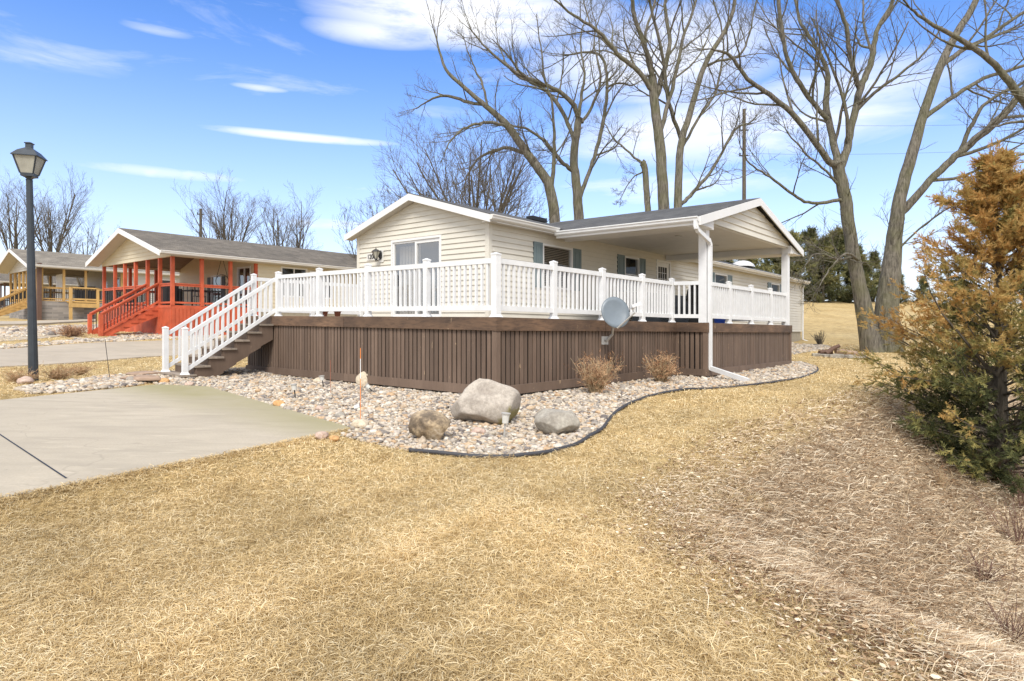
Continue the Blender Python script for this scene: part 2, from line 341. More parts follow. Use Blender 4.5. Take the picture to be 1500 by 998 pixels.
# ------------------------------------------------------------------ siding walls
def siding(mb, Pf, a0, a1, z0, ztop, out, holes=(), step=.13, gable=None, depth=.024, mat=None):
    """Pf(a, off, z); gable=(am, zm): triangle above ztop up to zm at am"""
    zs = set(); z = z0
    top = gable[1] if gable else ztop
    while z < top: zs.add(round(z, 4)); z += step
    zs.add(top)
    if gable: zs.add(ztop)
    for h in holes: zs.add(h[2]); zs.add(h[3])
    zs = sorted(q for q in zs if z0 <= q <= top)
    def rg(z):
        if gable and z > ztop:
            f = (z-ztop)/(gable[1]-ztop); return a0+(gable[0]-a0)*f, a1+(gable[0]-a1)*f
        return a0, a1
    for zb, zt in zip(zs[:-1], zs[1:]):
        if zt-zb < 1e-4: continue
        kf = math.floor((zb-z0+1e-5)/step); fb = (zb-z0)/step-kf; ft = (zt-z0)/step-kf
        ob = depth*(1-fb); ot = depth*(1-ft)
        (l0, r0), (l1, r1) = rg(zb), rg(zt)
        hs = sorted((h[0], h[1]) for h in holes if h[2] <= zb+1e-5 and h[3] >= zt-1e-5)
        cur0, cur1 = l0, l1; segs = []
        for h in hs: segs.append((cur0, cur1, h[0], h[0])); cur0 = cur1 = h[1]
        segs.append((cur0, cur1, r0, r1))
        for (A0, A1, B0, B1) in segs:
            if B0-A0 < 1e-4: continue
            mb.add([Pf(A0, ob, zb), Pf(B0, ob, zb), Pf(B1, ot, zt), Pf(A1, ot, zt)], [(0, 1, 2, 3)])
            if fb < .01: mb.add([Pf(A0, -.002, zb), Pf(B0, -.002, zb), Pf(B0, ob, zb), Pf(A0, ob, zb)], [(0, 1, 2, 3)])
def window(parent, Pf, a0, a1, z0, z1, mullions=(), rails=(), name='window', fw=.05, blinds=False, mat='trim', label=None):
    m = MB()
    def bx(A0, A1, Z0, Z1, o0, o1): m.hexa([Pf(A0, o0, Z0), Pf(A1, o0, Z0), Pf(A1, o1, Z0), Pf(A0, o1, Z0), Pf(A0, o0, Z1), Pf(A1, o0, Z1), Pf(A1, o1, Z1), Pf(A0, o1, Z1)])
    bx(a0-fw, a0, z0-fw, z1+fw, -.08, .035); bx(a1, a1+fw, z0-fw, z1+fw, -.08, .035)
    bx(a0, a1, z1, z1+fw, -.08, .035); bx(a0, a1, z0-fw, z0, -.08, .04)
    for q in mullions: bx(q-.022, q+.022, z0, z1, -.05, .015)
    for q in rails: bx(a0, a1, q-.018, q+.018, -.05, .012)
    w = m.build(name, mat, parent)
    if label: w['label'] = label
    g = MB(); g.add([Pf(a0, -.02, z0), Pf(a1, -.02, z0), Pf(a1, -.02, z1), Pf(a0, -.02, z1)], [(0, 1, 2, 3)]); g.build('glass_pane', 'glass', w)
    bk = MB(); bk.hexa([Pf(a0-.04, -.34, z0-.04), Pf(a1+.04, -.34, z0-.04), Pf(a1+.04, -.30, z0-.04), Pf(a0-.04, -.30, z0-.04), Pf(a0-.04, -.34, z1+.04), Pf(a1+.04, -.34, z1+.04), Pf(a1+.04, -.30, z1+.04), Pf(a0-.04, -.30, z1+.04)]); bk.build('dark_room_sheet', 'interior', w)  # dark sheet standing in for the unlit room behind the glass
    if blinds:
        b = MB(); z = z0+.03
        while z < z1-.02:
            b.hexa([Pf(a0+.01, -.07, z), Pf(a1-.01, -.07, z), Pf(a1-.01, -.05, z+.014), Pf(a0+.01, -.05, z+.014), Pf(a0+.01, -.07, z+.004), Pf(a1-.01, -.07, z+.004), Pf(a1-.01, -.05, z+.018), Pf(a0+.01, -.05, z+.018)]); z += .045
        b.build('blind', 'blind', w)
    return w
def shutter(parent, Pf, a0, a1, z0, z1):
    m = MB()
    def bx(A0, A1, Z0, Z1, o1): m.hexa([Pf(A0, .0, Z0), Pf(A1, .0, Z0), Pf(A1, o1, Z0), Pf(A0, o1, Z0), Pf(A0, .0, Z1), Pf(A1, .0, Z1), Pf(A1, o1, Z1), Pf(A0, o1, Z1)])
    bx(a0, a1, z0, z1, .030); w = .07; zm = z0+(z1-z0)*.45
    bx(a0, a0+w, z0, z1, .042); bx(a1-w, a1, z0, z1, .042); bx(a0+w, a1-w, z0, z0+w, .041); bx(a0+w, a1-w, z1-w, z1, .041); bx(a0+w, a1-w, zm-w/2, zm+w/2, .041)
    for A, B in ((z0+w, zm-w/2), (zm+w/2, z1-w)): bx(a0+w+.03, a1-w-.03, A+.03, B-.03, .038)
    m.build('shutter', 'shutter', parent)

# ------------------------------------------------------------------ main home
HU0, HU1, HV0, HV1 = 3.27, 26.97, 3.23, 8.36; HVM = (HV0+HV1)/2
FL = .12; ZE = 2.47; ZR = 3.30
home = thing('manufactured_home', 'long cream vinyl sided home with dark shingle roof behind the white railed brown deck', 'house', P(HU0, HV0, -1.1))
Pfront = lambda a, o, z: P(HU0-o, a, z)
Pside = lambda a, o, z: P(a, HV0-o, z)
Pleft = lambda a, o, z: P(a, HV1+o, z)
Pback = lambda a, o, z: P(HU1+o, a, z)
T0 = HU0
def tw(t): return T0+t
door = (4.89, 6.76, FL+.05, 2.17)
slope = (ZR-ZE)/(HVM-(HV0-.28))
def rz(v): return ZR-slope*abs(v-HVM)
wt = rz(HV0)-.10
m = MB(); siding(m, Pfront, HV0, HV1, -.10, wt, -1, [(door[0]-.05, door[1]+.05, door[2]-.05, door[3]+.06)], gable=(HVM, ZR-.12)); m.build('front_wall', 'siding', home)
wins = [(tw(2.04), tw(3.26), 1.02, 2.06, (), True, tw(1.62), tw(3.70), True), (tw(6.08), tw(6.86), 1.12, 2.12, (), True, tw(5.62), tw(7.30), False),
        (tw(12.75), tw(13.9), 1.1, 2.09, (), True, tw(12.25), tw(14.42), False), (tw(19.1), tw(20.2), 1.1, 2.09, (), True, tw(18.6), tw(20.7), False)]
ed = (tw(8.12), tw(9.0), FL+.02, 2.18)
holes = [(w[0]-.04, w[1]+.04, w[2]-.04, w[3]+.04) for w in wins]+[(ed[0]-.04, ed[1]+.04, ed[2]-.04, ed[3]+.04)]
m = MB(); siding(m, Pside, HU0, HU1, -.10, wt, -1, holes); m.build('side_wall', 'siding', home)
m = MB(); siding(m, Pleft, HU0, HU1, -.10, wt, 1); m.build('side_wall', 'siding', home)
m = MB(); siding(m, Pback, HV0, HV1, -.10, wt, 1, gable=(HVM, ZR-.12)); m.build('back_wall', 'siding', home)
m = MB(); m.box(HU0+.03, HU1-.03, HV0+.03, HV1-.03, -1.6, -.10); m.box(HU0+.02, HU1-.02, HV0+.02, HV1-.02, -.1, -.06)
m.build('foundation', 'found', home)
m = MB() # corner boards
for (u, v) in ((HU0, HV0), (HU1, HV0), (HU0, HV1)):
    su = -1 if u == HU0 else 1; sv = -1 if v == HV0 else 1; m = MB()
    m.box(u+min(0, su*.022), u+max(0, su*.022), v-sv*.10, v+sv*.024, -.10, wt-.0); m.box(u-su*.09, u-su*.0005, v+min(0, sv*.024), v+max(0, sv*.024), -.10, wt); m.build('corner_trim', 'siding', home)
# roof
rt = .05; RU0, RU1 = HU0-.25, HU1+.25; RV0, RV1 = HV0-.28, HV1+.28
r = MB()
r.hexa([P(RU0, RV0, rz(RV0)), P(RU1, RV0, rz(RV0)), P(RU1, HVM, ZR), P(RU0, HVM, ZR), P(RU0, RV0, rz(RV0)+rt), P(RU1, RV0, rz(RV0)+rt), P(RU1, HVM, ZR+rt), P(RU0, HVM, ZR+rt)])
r.hexa([P(RU0, HVM, ZR), P(RU1, HVM, ZR), P(RU1, RV1, rz(RV1)), P(RU0, RV1, rz(RV1)), P(RU0, HVM, ZR+rt), P(RU1, HVM, ZR+rt), P(RU1, RV1, rz(RV1)+rt), P(RU0, RV1, rz(RV1)+rt)])
roof = r.build('roof', 'roof_dark', home)
m = MB(); m.box(HU0+4.1, HU0+4.8, HVM-.55, HVM-.28, rz(HVM-.42)+.04, rz(HVM-.42)+.16); m.build('roof_vent', 'dark', roof)
m = MB(); m.tube([P(HU0+16.6, HVM-.8, 2.9), P(HU0+16.6, HVM-.8, 3.75)], .09, 10); m.build('vent_pipe', 'gutter', roof)
for uu in (15.3, 19.3):
    sx = []; n1, n2 = 12, 6
    for i in range(n2+1):
        ph = i/n2*math.pi/2
        for j in range(n1): sx.append(P(HU0+uu+.75*math.cos(ph)*math.cos(j*2*math.pi/n1), HVM-1.2+.5*math.cos(ph)*math.sin(j*2*math.pi/n1), rz(HVM-1.2)+.02+.30*math.sin(ph)))
    MB().add(sx, [(i*n1+j, i*n1+(j+1) % n1, (i+1)*n1+(j+1) % n1, (i+1)*n1+j) for i in range(n2) for j in range(n1)]).build('skylight', 'trim', roof, smooth=True)
# rake boards
m = MB()
for (va, vb) in ((RV0, HVM), (HVM, RV1)):
    for (ua, ub) in ((RU0-.025, RU0-.001), (RU1+.001, RU1+.025)):
        za, zb = rz(va)+.03, rz(vb)+.03; h = .17; m = MB()
        m.hexa([P(ua, va, za-h), P(ub, va, za-h), P(ub, vb, zb-h), P(ua, vb, zb-h), P(ua, va, za), P(ub, va, za), P(ub, vb, zb), P(ua, vb, zb)]); m.build('rake_board', 'trim', home)
m = MB() # soffits
m.box(RU0, HU0-.018, RV0, HV0-.02, rz(RV0)-.12, rz(RV0)-.10)
for (va, vb) in ((RV0, HVM), (HVM, RV1)):
    za, zb = rz(va)-.01, rz(vb)-.01
    m.hexa([P(RU0, va, za-.1), P(HU0-.0, va, za-.1), P(HU0-.0, vb, zb-.1), P(RU0, vb, zb-.1), P(RU0, va, za-.09), P(HU0, va, za-.09), P(HU0, vb, zb-.09), P(RU0, vb, zb-.09)])
m.box(HU0, 6.22, RV0, HV0-.002, rz(RV0)-.105, rz(RV0)-.09); m.box(12.12, HU1, RV0, HV0-.002, rz(RV0)-.105, rz(RV0)-.09); m.build('soffit', 'soffit', home)
def gutter(mb, a, b, outv, zt, r=.11, h=.11):
    a = np.array(a, float); b = np.array(b, float); o = np.array(outv, float)
    prof = [(0, 0), (0, -h), (.45*r, -h), (.75*r, -h*.75), (.8*r, -h*.4), (r, -h*.2), (r, 0), (r-.012, 0), (r-.012, -h*.15), (.012, -h*.15), (.012, 0)]
    V = [p+o*x+np.array([0, 0, zt+y]) for p in (a, b) for x, y in prof]; n = len(prof)
    mb.add(V, [(i, (i+1) % n, n+(i+1) % n, n+i) for i in range(n)]+[tuple(range(6))+(6,), tuple(n+i for i in range(7))[::-1]])
PG_U0, PG_U1, PGM = 5.50, 12.84, 9.17; PZE, PZR = 2.38, 3.37; psl = (PZR-PZE)/(PG_U1-PGM); PV0 = -.90
g = MB(); gz = rz(RV0)+.03
gutter(g, P(RU0-.02, RV0, 0), P(PG_U0+.02, RV0, 0), -Fd, gz); g.build('gutter', 'gutter', home); g = MB(); gutter(g, P(PG_U1-.02, RV0, 0), P(RU1, RV0, 0), -Fd, gz)
g.build('gutter', 'gutter', home)
g = MB(); gutter(g, P(PG_U0, PV0+.0, 0), P(PG_U0, RV0+.0, 0), -Ld, PZE+.03); g.build('gutter', 'vinyl', home)
m = MB(); m.tube([P(HU1+.03, HV0-.15, 2.3), P(HU1+.03, HV0-.06, 2.15), P(HU1+.03, HV0-.06, -.5), P(HU1+.05, HV0-.35, -.62)], .045, 6); m.build('downspout', 'trim', home)
# sliding door
sdm = MB(); d0, d1, dz0, dz1 = door
def fb(A0, A1, Z0, Z1, o0, o1, mb): mb.hexa([Pfront(A0, o0, Z0), Pfront(A1, o0, Z0), Pfront(A1, o1, Z0), Pfront(A0, o1, Z0), Pfront(A0, o0, Z1), Pfront(A1, o0, Z1), Pfront(A1, o1, Z1), Pfront(A0, o1, Z1)])
fb(d0-.06, d0, dz0-.05, dz1+.06, -.1, .03, sdm); fb(d1, d1+.06, dz0-.05, dz1+.06, -.1, .03, sdm); fb(d0, d1, dz1, dz1+.06, -.1, .03, sdm); fb(d0, d1, dz0-.05, dz0, -.1, .03, sdm)
dm = (d0+d1)/2; fb(dm-.035, dm+.035, dz0, dz1, -.06, .005, sdm); fb(d0, dm, dz0, dz0+.08, -.05, 0, sdm); fb(dm, d1, dz0, dz0+.08, -.06, -.01, sdm)
fb(d0, d0+.05, dz0+.08, dz1, -.05, .0, sdm); fb(d1-.05, d1, dz0+.08, dz1, -.05, .0, sdm)
fb(d0+.05, dm, dz1-.09, dz1, -.05, .0, sdm); fb(dm, d1-.05, dz1-.05, dz1, -.05, 0, sdm)
sl = sdm.build('sliding_door', 'trim', home)
for a, b in ((d0+.05, dm-.035), (dm+.035, d1-.05)):
    g = MB(); g.add([Pfront(a, -.03, dz0), Pfront(b, -.03, dz0), Pfront(b, -.03, dz1), Pfront(a, -.03, dz1)], [(0, 1, 2, 3)]); g.build('glass_pane', 'glass', sl)
m = MB(); fb(d0, d1, dz0, dz1, -.5, -.46, m); m.build('dark_room_sheet', 'interior', sl)  # dark sheet in place of the unlit room behind the door
m = MB()
for i in range(14):
    a = dm+.05+i*.062; fb(a, a+.035, dz0+.08, dz1-.1, -.20, -.195, m)
m.build('vertical_blind', 'blind', sl)
m = MB(); fb(d1-.12, d1-.09, 1.0, 1.3, .0, .03, m); m.build('handle', 'dark', sl)
for w in wins:
    window(home, Pside, w[0], w[1], w[2], w[3], w[4], blinds=w[8], rails=() if w[8] else ((w[2]+w[3])/2,))
    shutter(home, Pside, w[6], w[0]-.06, w[2]-.05, w[3]+.06); shutter(home, Pside, w[1]+.06, w[7], w[2]-.05, w[3]+.06)
# entry door with oval-ish leaded light
m = MB(); Ps = Pside
def sb(A0, A1, Z0, Z1, o0, o1, mb): mb.hexa([Ps(A0, o0, Z0), Ps(A1, o0, Z0), Ps(A1, o1, Z0), Ps(A0, o1, Z0), Ps(A0, o0, Z1), Ps(A1, o0, Z1), Ps(A1, o1, Z1), Ps(A0, o1, Z1)])
sb(ed[0]-.07, ed[0], ed[2], ed[3]+.07, -.1, .03, m); sb(ed[1], ed[1]+.07, ed[2], ed[3]+.07, -.1, .03, m); sb(ed[0], ed[1], ed[3], ed[3]+.07, -.1, .03, m)
sb(ed[0], ed[0]+.13, ed[2], ed[3], -.06, -.02, m); sb(ed[1]-.13, ed[1], ed[2], ed[3], -.06, -.02, m); sb(ed[0]+.13, ed[1]-.13, ed[2], ed[2]+.9, -.06, -.02, m); sb(ed[0]+.13, ed[1]-.13, ed[3]-.15, ed[3], -.06, -.02, m)
dd = m.build('entry_door', 'trim', home)
m = MB(); sb(ed[0]+.13, ed[1]-.13, ed[2]+.9, ed[3]-.15, -.05, -.04, m); m.build('glass_pane', 'interior', dd)
m = MB()
for q in (.25, .5, .75):
    a = ed[0]+.13+(ed[1]-ed[0]-.26)*q; sb(a-.01, a+.01, ed[2]+.9, ed[3]-.15, -.039, -.03, m)
for q in (.2, .4, .6, .8):
    z = ed[2]+.9+(ed[3]-.15-ed[2]-.9)*q; sb(ed[0]+.13, ed[1]-.13, z-.008, z+.008, -.039, -.031, m)
m.build('window_grille', 'trim', dd)
m = MB(); m.tube([Ps(ed[0]+.07, -.02, 1.15), Ps(ed[0]+.07, .05, 1.15)], .03, 8); m.build('handle', 'iron', dd)
# house number and lantern
def text_part(s, size, Pf, a, z, o, mat, parent, name='house_number', flip=-1):
    cu = bpy.data.curves.new(name, 'FONT'); cu.body = s; cu.size = size; cu.extrude = .006
    ob = bpy.data.objects.new('tmp', cu); COL.objects.link(ob); bpy.context.view_layer.update()
    me = bpy.data.meshes.new_from_object(ob); V = np.array([v.co[:] for v in me.vertices]); Fc = [tuple(p.vertices) for p in me.polygons]
    bpy.data.objects.remove(ob); W = np.array([Pf(a+flip*x, o+zz, z+y) for x, y, zz in V]); return mk(name, W, Fc, mat, parent)
NB = 4.42+HV0+.22
m = MB(); fb(NB-.43, NB+.03, 1.75, 1.95, .02, .036, m); npl = m.build('number_plaque', 'gutter', home)
text_part('1208', .19, Pfront, NB-.005, 1.785, .043, 'dark', npl)
la = HV0+4.02
m = MB(); fb(la-.10, la+.10, 1.67, 2.01, .02, .035, m); lp = m.build('wall_lantern', 'gutter', home)
c = Pfront(la, .20, 1.88)
def lathe(mb, c, prof, n=8, rot=0, tint=.5):
    V = [c+np.array([r*math.cos(2*math.pi*j/n+rot), r*math.sin(2*math.pi*j/n+rot), z]) for r, z in prof for j in range(n)]
    mb.add(V, [(i*n+j, i*n+(j+1) % n, (i+1)*n+(j+1) % n, (i+1)*n+j) for i in range(len(prof)-1) for j in range(n)]+[tuple(range(n))[::-1], tuple((len(prof)-1)*n+j for j in range(n))], tint)
m = MB(); lathe(m, c, [(.035, -.13), (.11, .06)], 6); m.build('lantern_glass', 'lantern_glass', lp)
m = MB(); lathe(m, c, [(.125, .06), (.11, .085), (.05, .125), (.015, .13), (.012, .17)], 6); lathe(m, c, [(.008, -.21), (.035, -.135), (.036, -.125)], 6)
for j in range(6):
    a = j*math.pi/3; m.bar(c+np.array([.037*math.cos(a), .037*math.sin(a), -.13]), c+np.array([.113*math.cos(a), .113*math.sin(a), .06]), .01, .01)
m.tube([Pfront(la, .03, 1.80), Pfront(la, .08, 1.73), Pfront(la, .15, 1.71), Pfront(la, .20, 1.75)], .012, 6)
lathe(m, Pfront(la, .05, 1.86), [(.02, -.12), (.055, -.06), (.06, 0), (.05, .08), (.01, .13)], 10); m.build('lantern_frame', 'iron', lp)

# porch roof
r = MB()
def pz(u): return PZR-psl*abs(u-PGM)
PVE = HVM
for (ua, ub) in ((PG_U0, PGM), (PGM, PG_U1)):
    r.hexa([P(ua, PV0, pz(ua)), P(ub, PV0, pz(ub)), P(ub, PVE, pz(ub)), P(ua, PVE, pz(ua)), P(ua, PV0, pz(ua)+rt), P(ub, PV0, pz(ub)+rt), P(ub, PVE, pz(ub)+rt), P(ua, PVE, pz(ua)+rt)])
r.build('porch_roof', 'roof_dark', home)
m = MB()
for (ua, ub) in ((PG_U0, PGM), (PGM, PG_U1)):
    za, zb = pz(ua)+.035, pz(ub)+.035; h = .19; m = MB()
    m.hexa([P(ua, PV0-.03, za-h), P(ub, PV0-.03, zb-h), P(ub, PV0-.001, zb-h), P(ua, PV0-.001, za-h), P(ua, PV0-.03, za), P(ub, PV0-.03, zb), P(ub, PV0-.001, zb), P(ua, PV0-.001, za)]); m.build('rake_board', 'trim', home)
PU0, PU1 = 6.22, 12.12; PVF = -.733; CZ = 2.43
m = MB(); m.box(PG_U0+.002, PG_U0+.02, PV0+.002, RV0, PZE-.14, PZE+.0); m.build('eave_fascia', 'trim', home)
m = MB(); m.box(RU0+.002, PG_U0, RV0+.002, RV0+.02, rz(RV0)-.12, rz(RV0)+.0); m.build('eave_fascia', 'trim', home)
m = MB(); m.box(PG_U1, RU1-.002, RV0+.002, RV0+.02, rz(RV0)-.12, rz(RV0)+.0); m.build('eave_fascia', 'trim', home)
m = MB(); siding(m, lambda a, o, z: P(a, PVF-.02-o, z), PG_U0+.25, PG_U1-.25, CZ-.03, CZ-.025, -1, gable=(PGM, PZR-.14), step=.16); m.build('porch_gable', 'siding', home)
m = MB(); m.box(PU0+.03, PU1-.03, PVF+.14, HV0+.01, CZ, CZ+.03)
m.box(PG_U0+.02, PU0+.03, PV0+.03, HV0-.3, pz(PG_U0)-.13, pz(PG_U0)-.11); m.box(PU1-.03, PG_U1-.02, PV0+.03, HV0-.3, pz(PG_U0)-.13, pz(PG_U0)-.11)
ce = m.build('porch_ceiling', 'ceiling', home)
for uu, vv in ((8.0, .8), (10.4, .8)):
    m = MB(); lathe(m, P(uu, vv, CZ-.012), [(.10, 0), (.10, .011)], 16); m.build('ceiling_light', 'galv', ce)
m = MB(); m.box(PU0, PU0+.13, PVF+.12, HV0-.02, CZ-.17, CZ+.0); m.box(PU1-.13, PU1, PVF+.12, HV0-.02, CZ-.17, CZ+.0); m.box(PU0+.0, PU1, PVF-.0, PVF+.115, CZ-.03, CZ+.1); m.build('porch_beam', 'trim', home)
for s_, u_ in ((1, PU0), (-1, PU1)):   # end boxes of the gable
    m = MB()
    m.hexa([P(u_-s_*.65, PVF-.1, 2.24), P(u_+s_*.2, PVF-.1, 2.24), P(u_+s_*.2, PVF+.16, 2.24), P(u_-s_*.65, PVF+.16, 2.24), P(u_-s_*.65, PVF-.1, 2.30), P(u_+s_*.2, PVF-.1, 2.47), P(u_+s_*.2, PVF+.16, 2.47), P(u_-s_*.65, PVF+.16, 2.30)]); m.build('gable_return', 'trim', home)
for uu in (PU0, PU1-.18):
    m = MB(); m.box(uu, uu+.18, PVF-.005, PVF+.175, FL, 2.24); m.build('porch_post', 'vinyl', home)
m = MB()
ga = P(PG_U0-.05, PV0+.05, PZE-.06); dsx = P(PU0+.09, PVF-.06, 0)
def zz(p, z): q = np.array(p, float); q[2] = z; return q
end = gp3(1096, 562)
pts = [ga, ga+np.array([0, 0, -.14]), zz(ga*.85+dsx*.15, 2.12), zz(ga*.1+dsx*.9, 1.98), zz(dsx, 1.9), zz(dsx, 1.0), zz(dsx, -.78), zz(dsx, -.90), end+np.array([0, 0, .06])]
for a, b in zip(pts[:-1], pts[1:]): m.bar(a, b, .075, .095, up=tuple(Ld) if abs(nrm(b-a)[2]) > .8 else (0, 0, 1))
for q in pts[1:-1]: m.tube([q-np.array([0, 0, .04]), q+np.array([0, 0, .04])], .05, 8)
m.build('downspout', 'vinyl', home)

# ------------------------------------------------------------------ deck
deck = thing('deck', 'raised brown stained wood deck with white railing and steps around the home', 'deck', P(0, 0, -1.14))
DZ = FL
m = MB()
def planks(mb, u0, u1, v0, v1, z, w=.14, along='u'):
    a = v0
    while a < v1-.01:
        b = min(a+w-.006, v1); mb.box(u0, u1, a, b, z-.035, z, tint=random.random()) if along == 'u' else mb.box(a, b, u0, u1, z-.035, z, tint=random.random()); a += w
planks(m, .02, HU0-.03, 0.02, 8.26, DZ); planks(m, HU0-.03, PU1-.02, .02, HV0-.03, DZ); planks(m, PU0+.02, PU1-.02, PVF+.02, .0, DZ)
m.build('deck_floor', 'tread', deck)
def skz(u, v): return float(np.interp(v, [-1, 0, 8.3], [0, 0, -.10])) + float(np.interp(u, [0, 6, 12.2], [0, .06, .10]))
def skirt(p0, p1, out, name_, zb0, zb1, fas=.21):
    (ua, va), (ub, vb) = p0, p1; L = math.hypot(ub-ua, vb-va); n = max(1, int(L/.112)); o = np.array(out)
    m = MB(); w = 1/n
    for i in range(n):
        f0 = i*w+.0; f1 = (i+1)*w-.25*w*(1+.5*(random.random()-.5)); zb = zb0+(zb1-zb0)*f0
        j = random.uniform(-.002, .003)
        q = lambda f, off: (ua+(ub-ua)*f+o[0]*off, va+(vb-va)*f+o[1]*off)
        (a, b), (c, d) = q(f0, .0), q(f1, .0); (e, g_), (h, k) = q(f1, .012+j), q(f0, .012+j)
        m.hexa([P(a, b, zb), P(c, d, zb), P(e, g_, zb), P(h, k, zb), P(a, b, DZ-.06), P(c, d, DZ-.06), P(e, g_, DZ-.06), P(h, k, DZ-.06)], random.random())
    sk = m.build(name_, 'skirt', deck)
    # dark sheet standing in for shade behind the gaps, then bottom rail, fascia
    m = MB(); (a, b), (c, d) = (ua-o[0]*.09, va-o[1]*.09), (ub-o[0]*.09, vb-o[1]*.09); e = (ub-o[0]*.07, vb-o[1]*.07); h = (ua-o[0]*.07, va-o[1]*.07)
    m.hexa([P(a, b, zb0), P(c, d, zb1), P(*e, zb1), P(*h, zb0), P(a, b, DZ-.06), P(c, d, DZ-.06), P(*e, DZ-.06), P(*h, DZ-.06)]); m.build('skirt_gap_shade', 'dark', sk)
    def band(f0, f1, z0a, z0b, z1a, z1b, off, mt, nm):
        k = MB(); a = (ua+(ub-ua)*f0, va+(vb-va)*f0); b = (ua+(ub-ua)*f1, va+(vb-va)*f1)
        A = (a[0]+o[0]*.018, a[1]+o[1]*.018); B = (b[0]+o[0]*.018, b[1]+o[1]*.018); A2 = (a[0]+o[0]*(off+.01), a[1]+o[1]*(off+.01)); B2 = (b[0]+o[0]*(off+.01), b[1]+o[1]*(off+.01))
        k.hexa([P(*A, z0a), P(*B, z0b), P(*B2, z0b), P(*A2, z0a), P(*A, z1a), P(*B, z1b), P(*B2, z1b), P(*A2, z1a)], random.random()); return k.build(nm, mt, sk)
    nb = max(1, round(L/3.6))
    for i in range(nb):
        f0 = i/nb; f1 = (i+1)/nb-(.0015 if i < nb-1 else 0)
        za = zb0+(zb1-zb0)*f0; zb = zb0+(zb1-zb0)*f1
        band(f0, f1, za-.02, zb-.02, za+.13, zb+.13, .045, 'skirt', 'bottom_board')
        band(f0, f1, DZ-fas, DZ-fas, DZ+.004, DZ+.004, .045, 'fascia', 'fascia_board')
skirt((0, 0), (0, 8.28), (-1, 0), 'skirt_panel', -1.11, -1.21)
skirt((0, 0), (PU0, 0), (0, -1), 'skirt_panel', -1.11, -1.07)
skirt((PU0, 0), (PU0, PVF), (-1, 0), 'skirt_panel', -1.07, -1.06)
skirt((PU0, PVF), (PU1, PVF), (0, -1), 'skirt_panel', -1.06, -1.05)
skirt((PU1, PVF), (PU1, HV0), (1, 0), 'skirt_panel', -1.05, -1.0)
skirt((0, 8.28), (HU0, 8.28), (0, 1), 'skirt_panel', -1.21, -1.16)
for cu, cv, zb in ((0, 0, -1.13), (PU0, PVF, -1.08), (PU1, PVF, -1.07)):
    a0, a1 = (-.047, .05) if cu == 0 or cu == PU0 else (-.05, .047)
    m = MB(); m.box(cu+a0, cu+a1, cv-.047, cv+.05, zb, DZ-.22, .8); cbp = m.build('corner_board', 'skirt', deck)
    m = MB(); m.box(cu+a0*1.28, cu+a1*1.28, cv-.060, cv+.03, DZ-.217, DZ+.006, .4); m.build('corner_cap', 'fascia', cbp)
def post(u, v, z0=DZ, h=1.03, w=.10, base=True):
    m = MB(); m.box(u-w/2, u+w/2, v-w/2, v+w/2, z0, z0+h-.03); p = m.build('railing_post', 'vinyl', deck)
    m = MB(); q = w/2+.006; m.box(u-q, u+q, v-q, v+q, z0+h-.03, z0+h-.008)
    V = [P(u-q, v-q, z0+h-.008), P(u+q, v-q, z0+h-.008), P(u+q, v+q, z0+h-.008), P(u-q, v+q, z0+h-.008), P(u, v, z0+h+.018)]; m.add(V, [(0, 1, 4), (1, 2, 4), (2, 3, 4), (3, 0, 4)]); m.build('post_cap', 'vinyl', p)
    if base:
        m = MB(); q = w/2+.025; q2 = w/2+.002
        m.hexa([P(u-q, v-q, z0+.001), P(u+q, v-q, z0+.001), P(u+q, v+q, z0+.001), P(u-q, v+q, z0+.001), P(u-q2, v-q2, z0+.045), P(u+q2, v-q2, z0+.045), P(u+q2, v+q2, z0+.045), P(u-q2, v+q2, z0+.045)]); m.build('post_skirt', 'vinyl', p)
def panel(a, b, za=DZ, zb=DZ, gap=.10, top=.955, bot=.11, n=None, hw=.055, lean=True):
    (ua, va), (ub, vb) = a, b; L = math.hypot(ub-ua, vb-va)-.10; du, dv = (ub-ua)/(L+.1), (vb-va)/(L+.1)
    a = (ua+du*.05, va+dv*.05); b = (ub-du*.05, vb-dv*.05); m = MB()
    def rail(z0, z1, w):
        pu, pv = -dv*w/2, du*w/2
        m.hexa([P(a[0]-pu, a[1]-pv, za+z0), P(b[0]-pu, b[1]-pv, zb+z0), P(b[0]+pu, b[1]+pv, zb+z0), P(a[0]+pu, a[1]+pv, za+z0), P(a[0]-pu, a[1]-pv, za+z1), P(b[0]-pu, b[1]-pv, zb+z1), P(b[0]+pu, b[1]+pv, zb+z1), P(a[0]+pu, a[1]+pv, za+z1)])
    rail(top-.085, top, .055); rail(bot, bot+.085, .05)
    n = n or max(1, round(L/.132)-1)
    for i in range(n):
        f = (i+1)/(n+1); u = a[0]+(b[0]-a[0])*f; v = a[1]+(b[1]-a[1])*f; z = za+(zb-za)*f; w = .019
        m.box(u-w, u+w, v-w, v+w, z+bot+.04, z+top-.04)
    m.build('railing_panel', 'vinyl', deck)
I = .06
fr = [I, 1.73, 3.46, 5.19, 6.92]
for v in fr+[8.10]: post(I, v, w=.115 if v == I else .1)
for p_, q in zip(fr[:-1], fr[1:]): panel((I, p_), (I, q))
sdp = [1.58, 3.17, 4.75, 6.14]
for u in sdp: post(u, I)
for p_, q in zip([I]+sdp[:-1], sdp): panel((p_, I), (q, I))
panel((6.14, I), (PU0+.04, PVF+.10)); 
s2 = [7.72, 9.19, 10.66, 11.9]
for u in s2[:-1]: post(u, PVF+.07)
for p_, q in zip([PU0+.14]+s2[:-1], s2[:-1]+[PU1-.14]): panel((p_, PVF+.07), (q, PVF+.07))
post(PU1-.07, 1.3); panel((PU1-.07, PVF+.2), (PU1-.07, 1.3)); panel((PU1-.07, 1.3), (PU1-.07, HV0-.04))
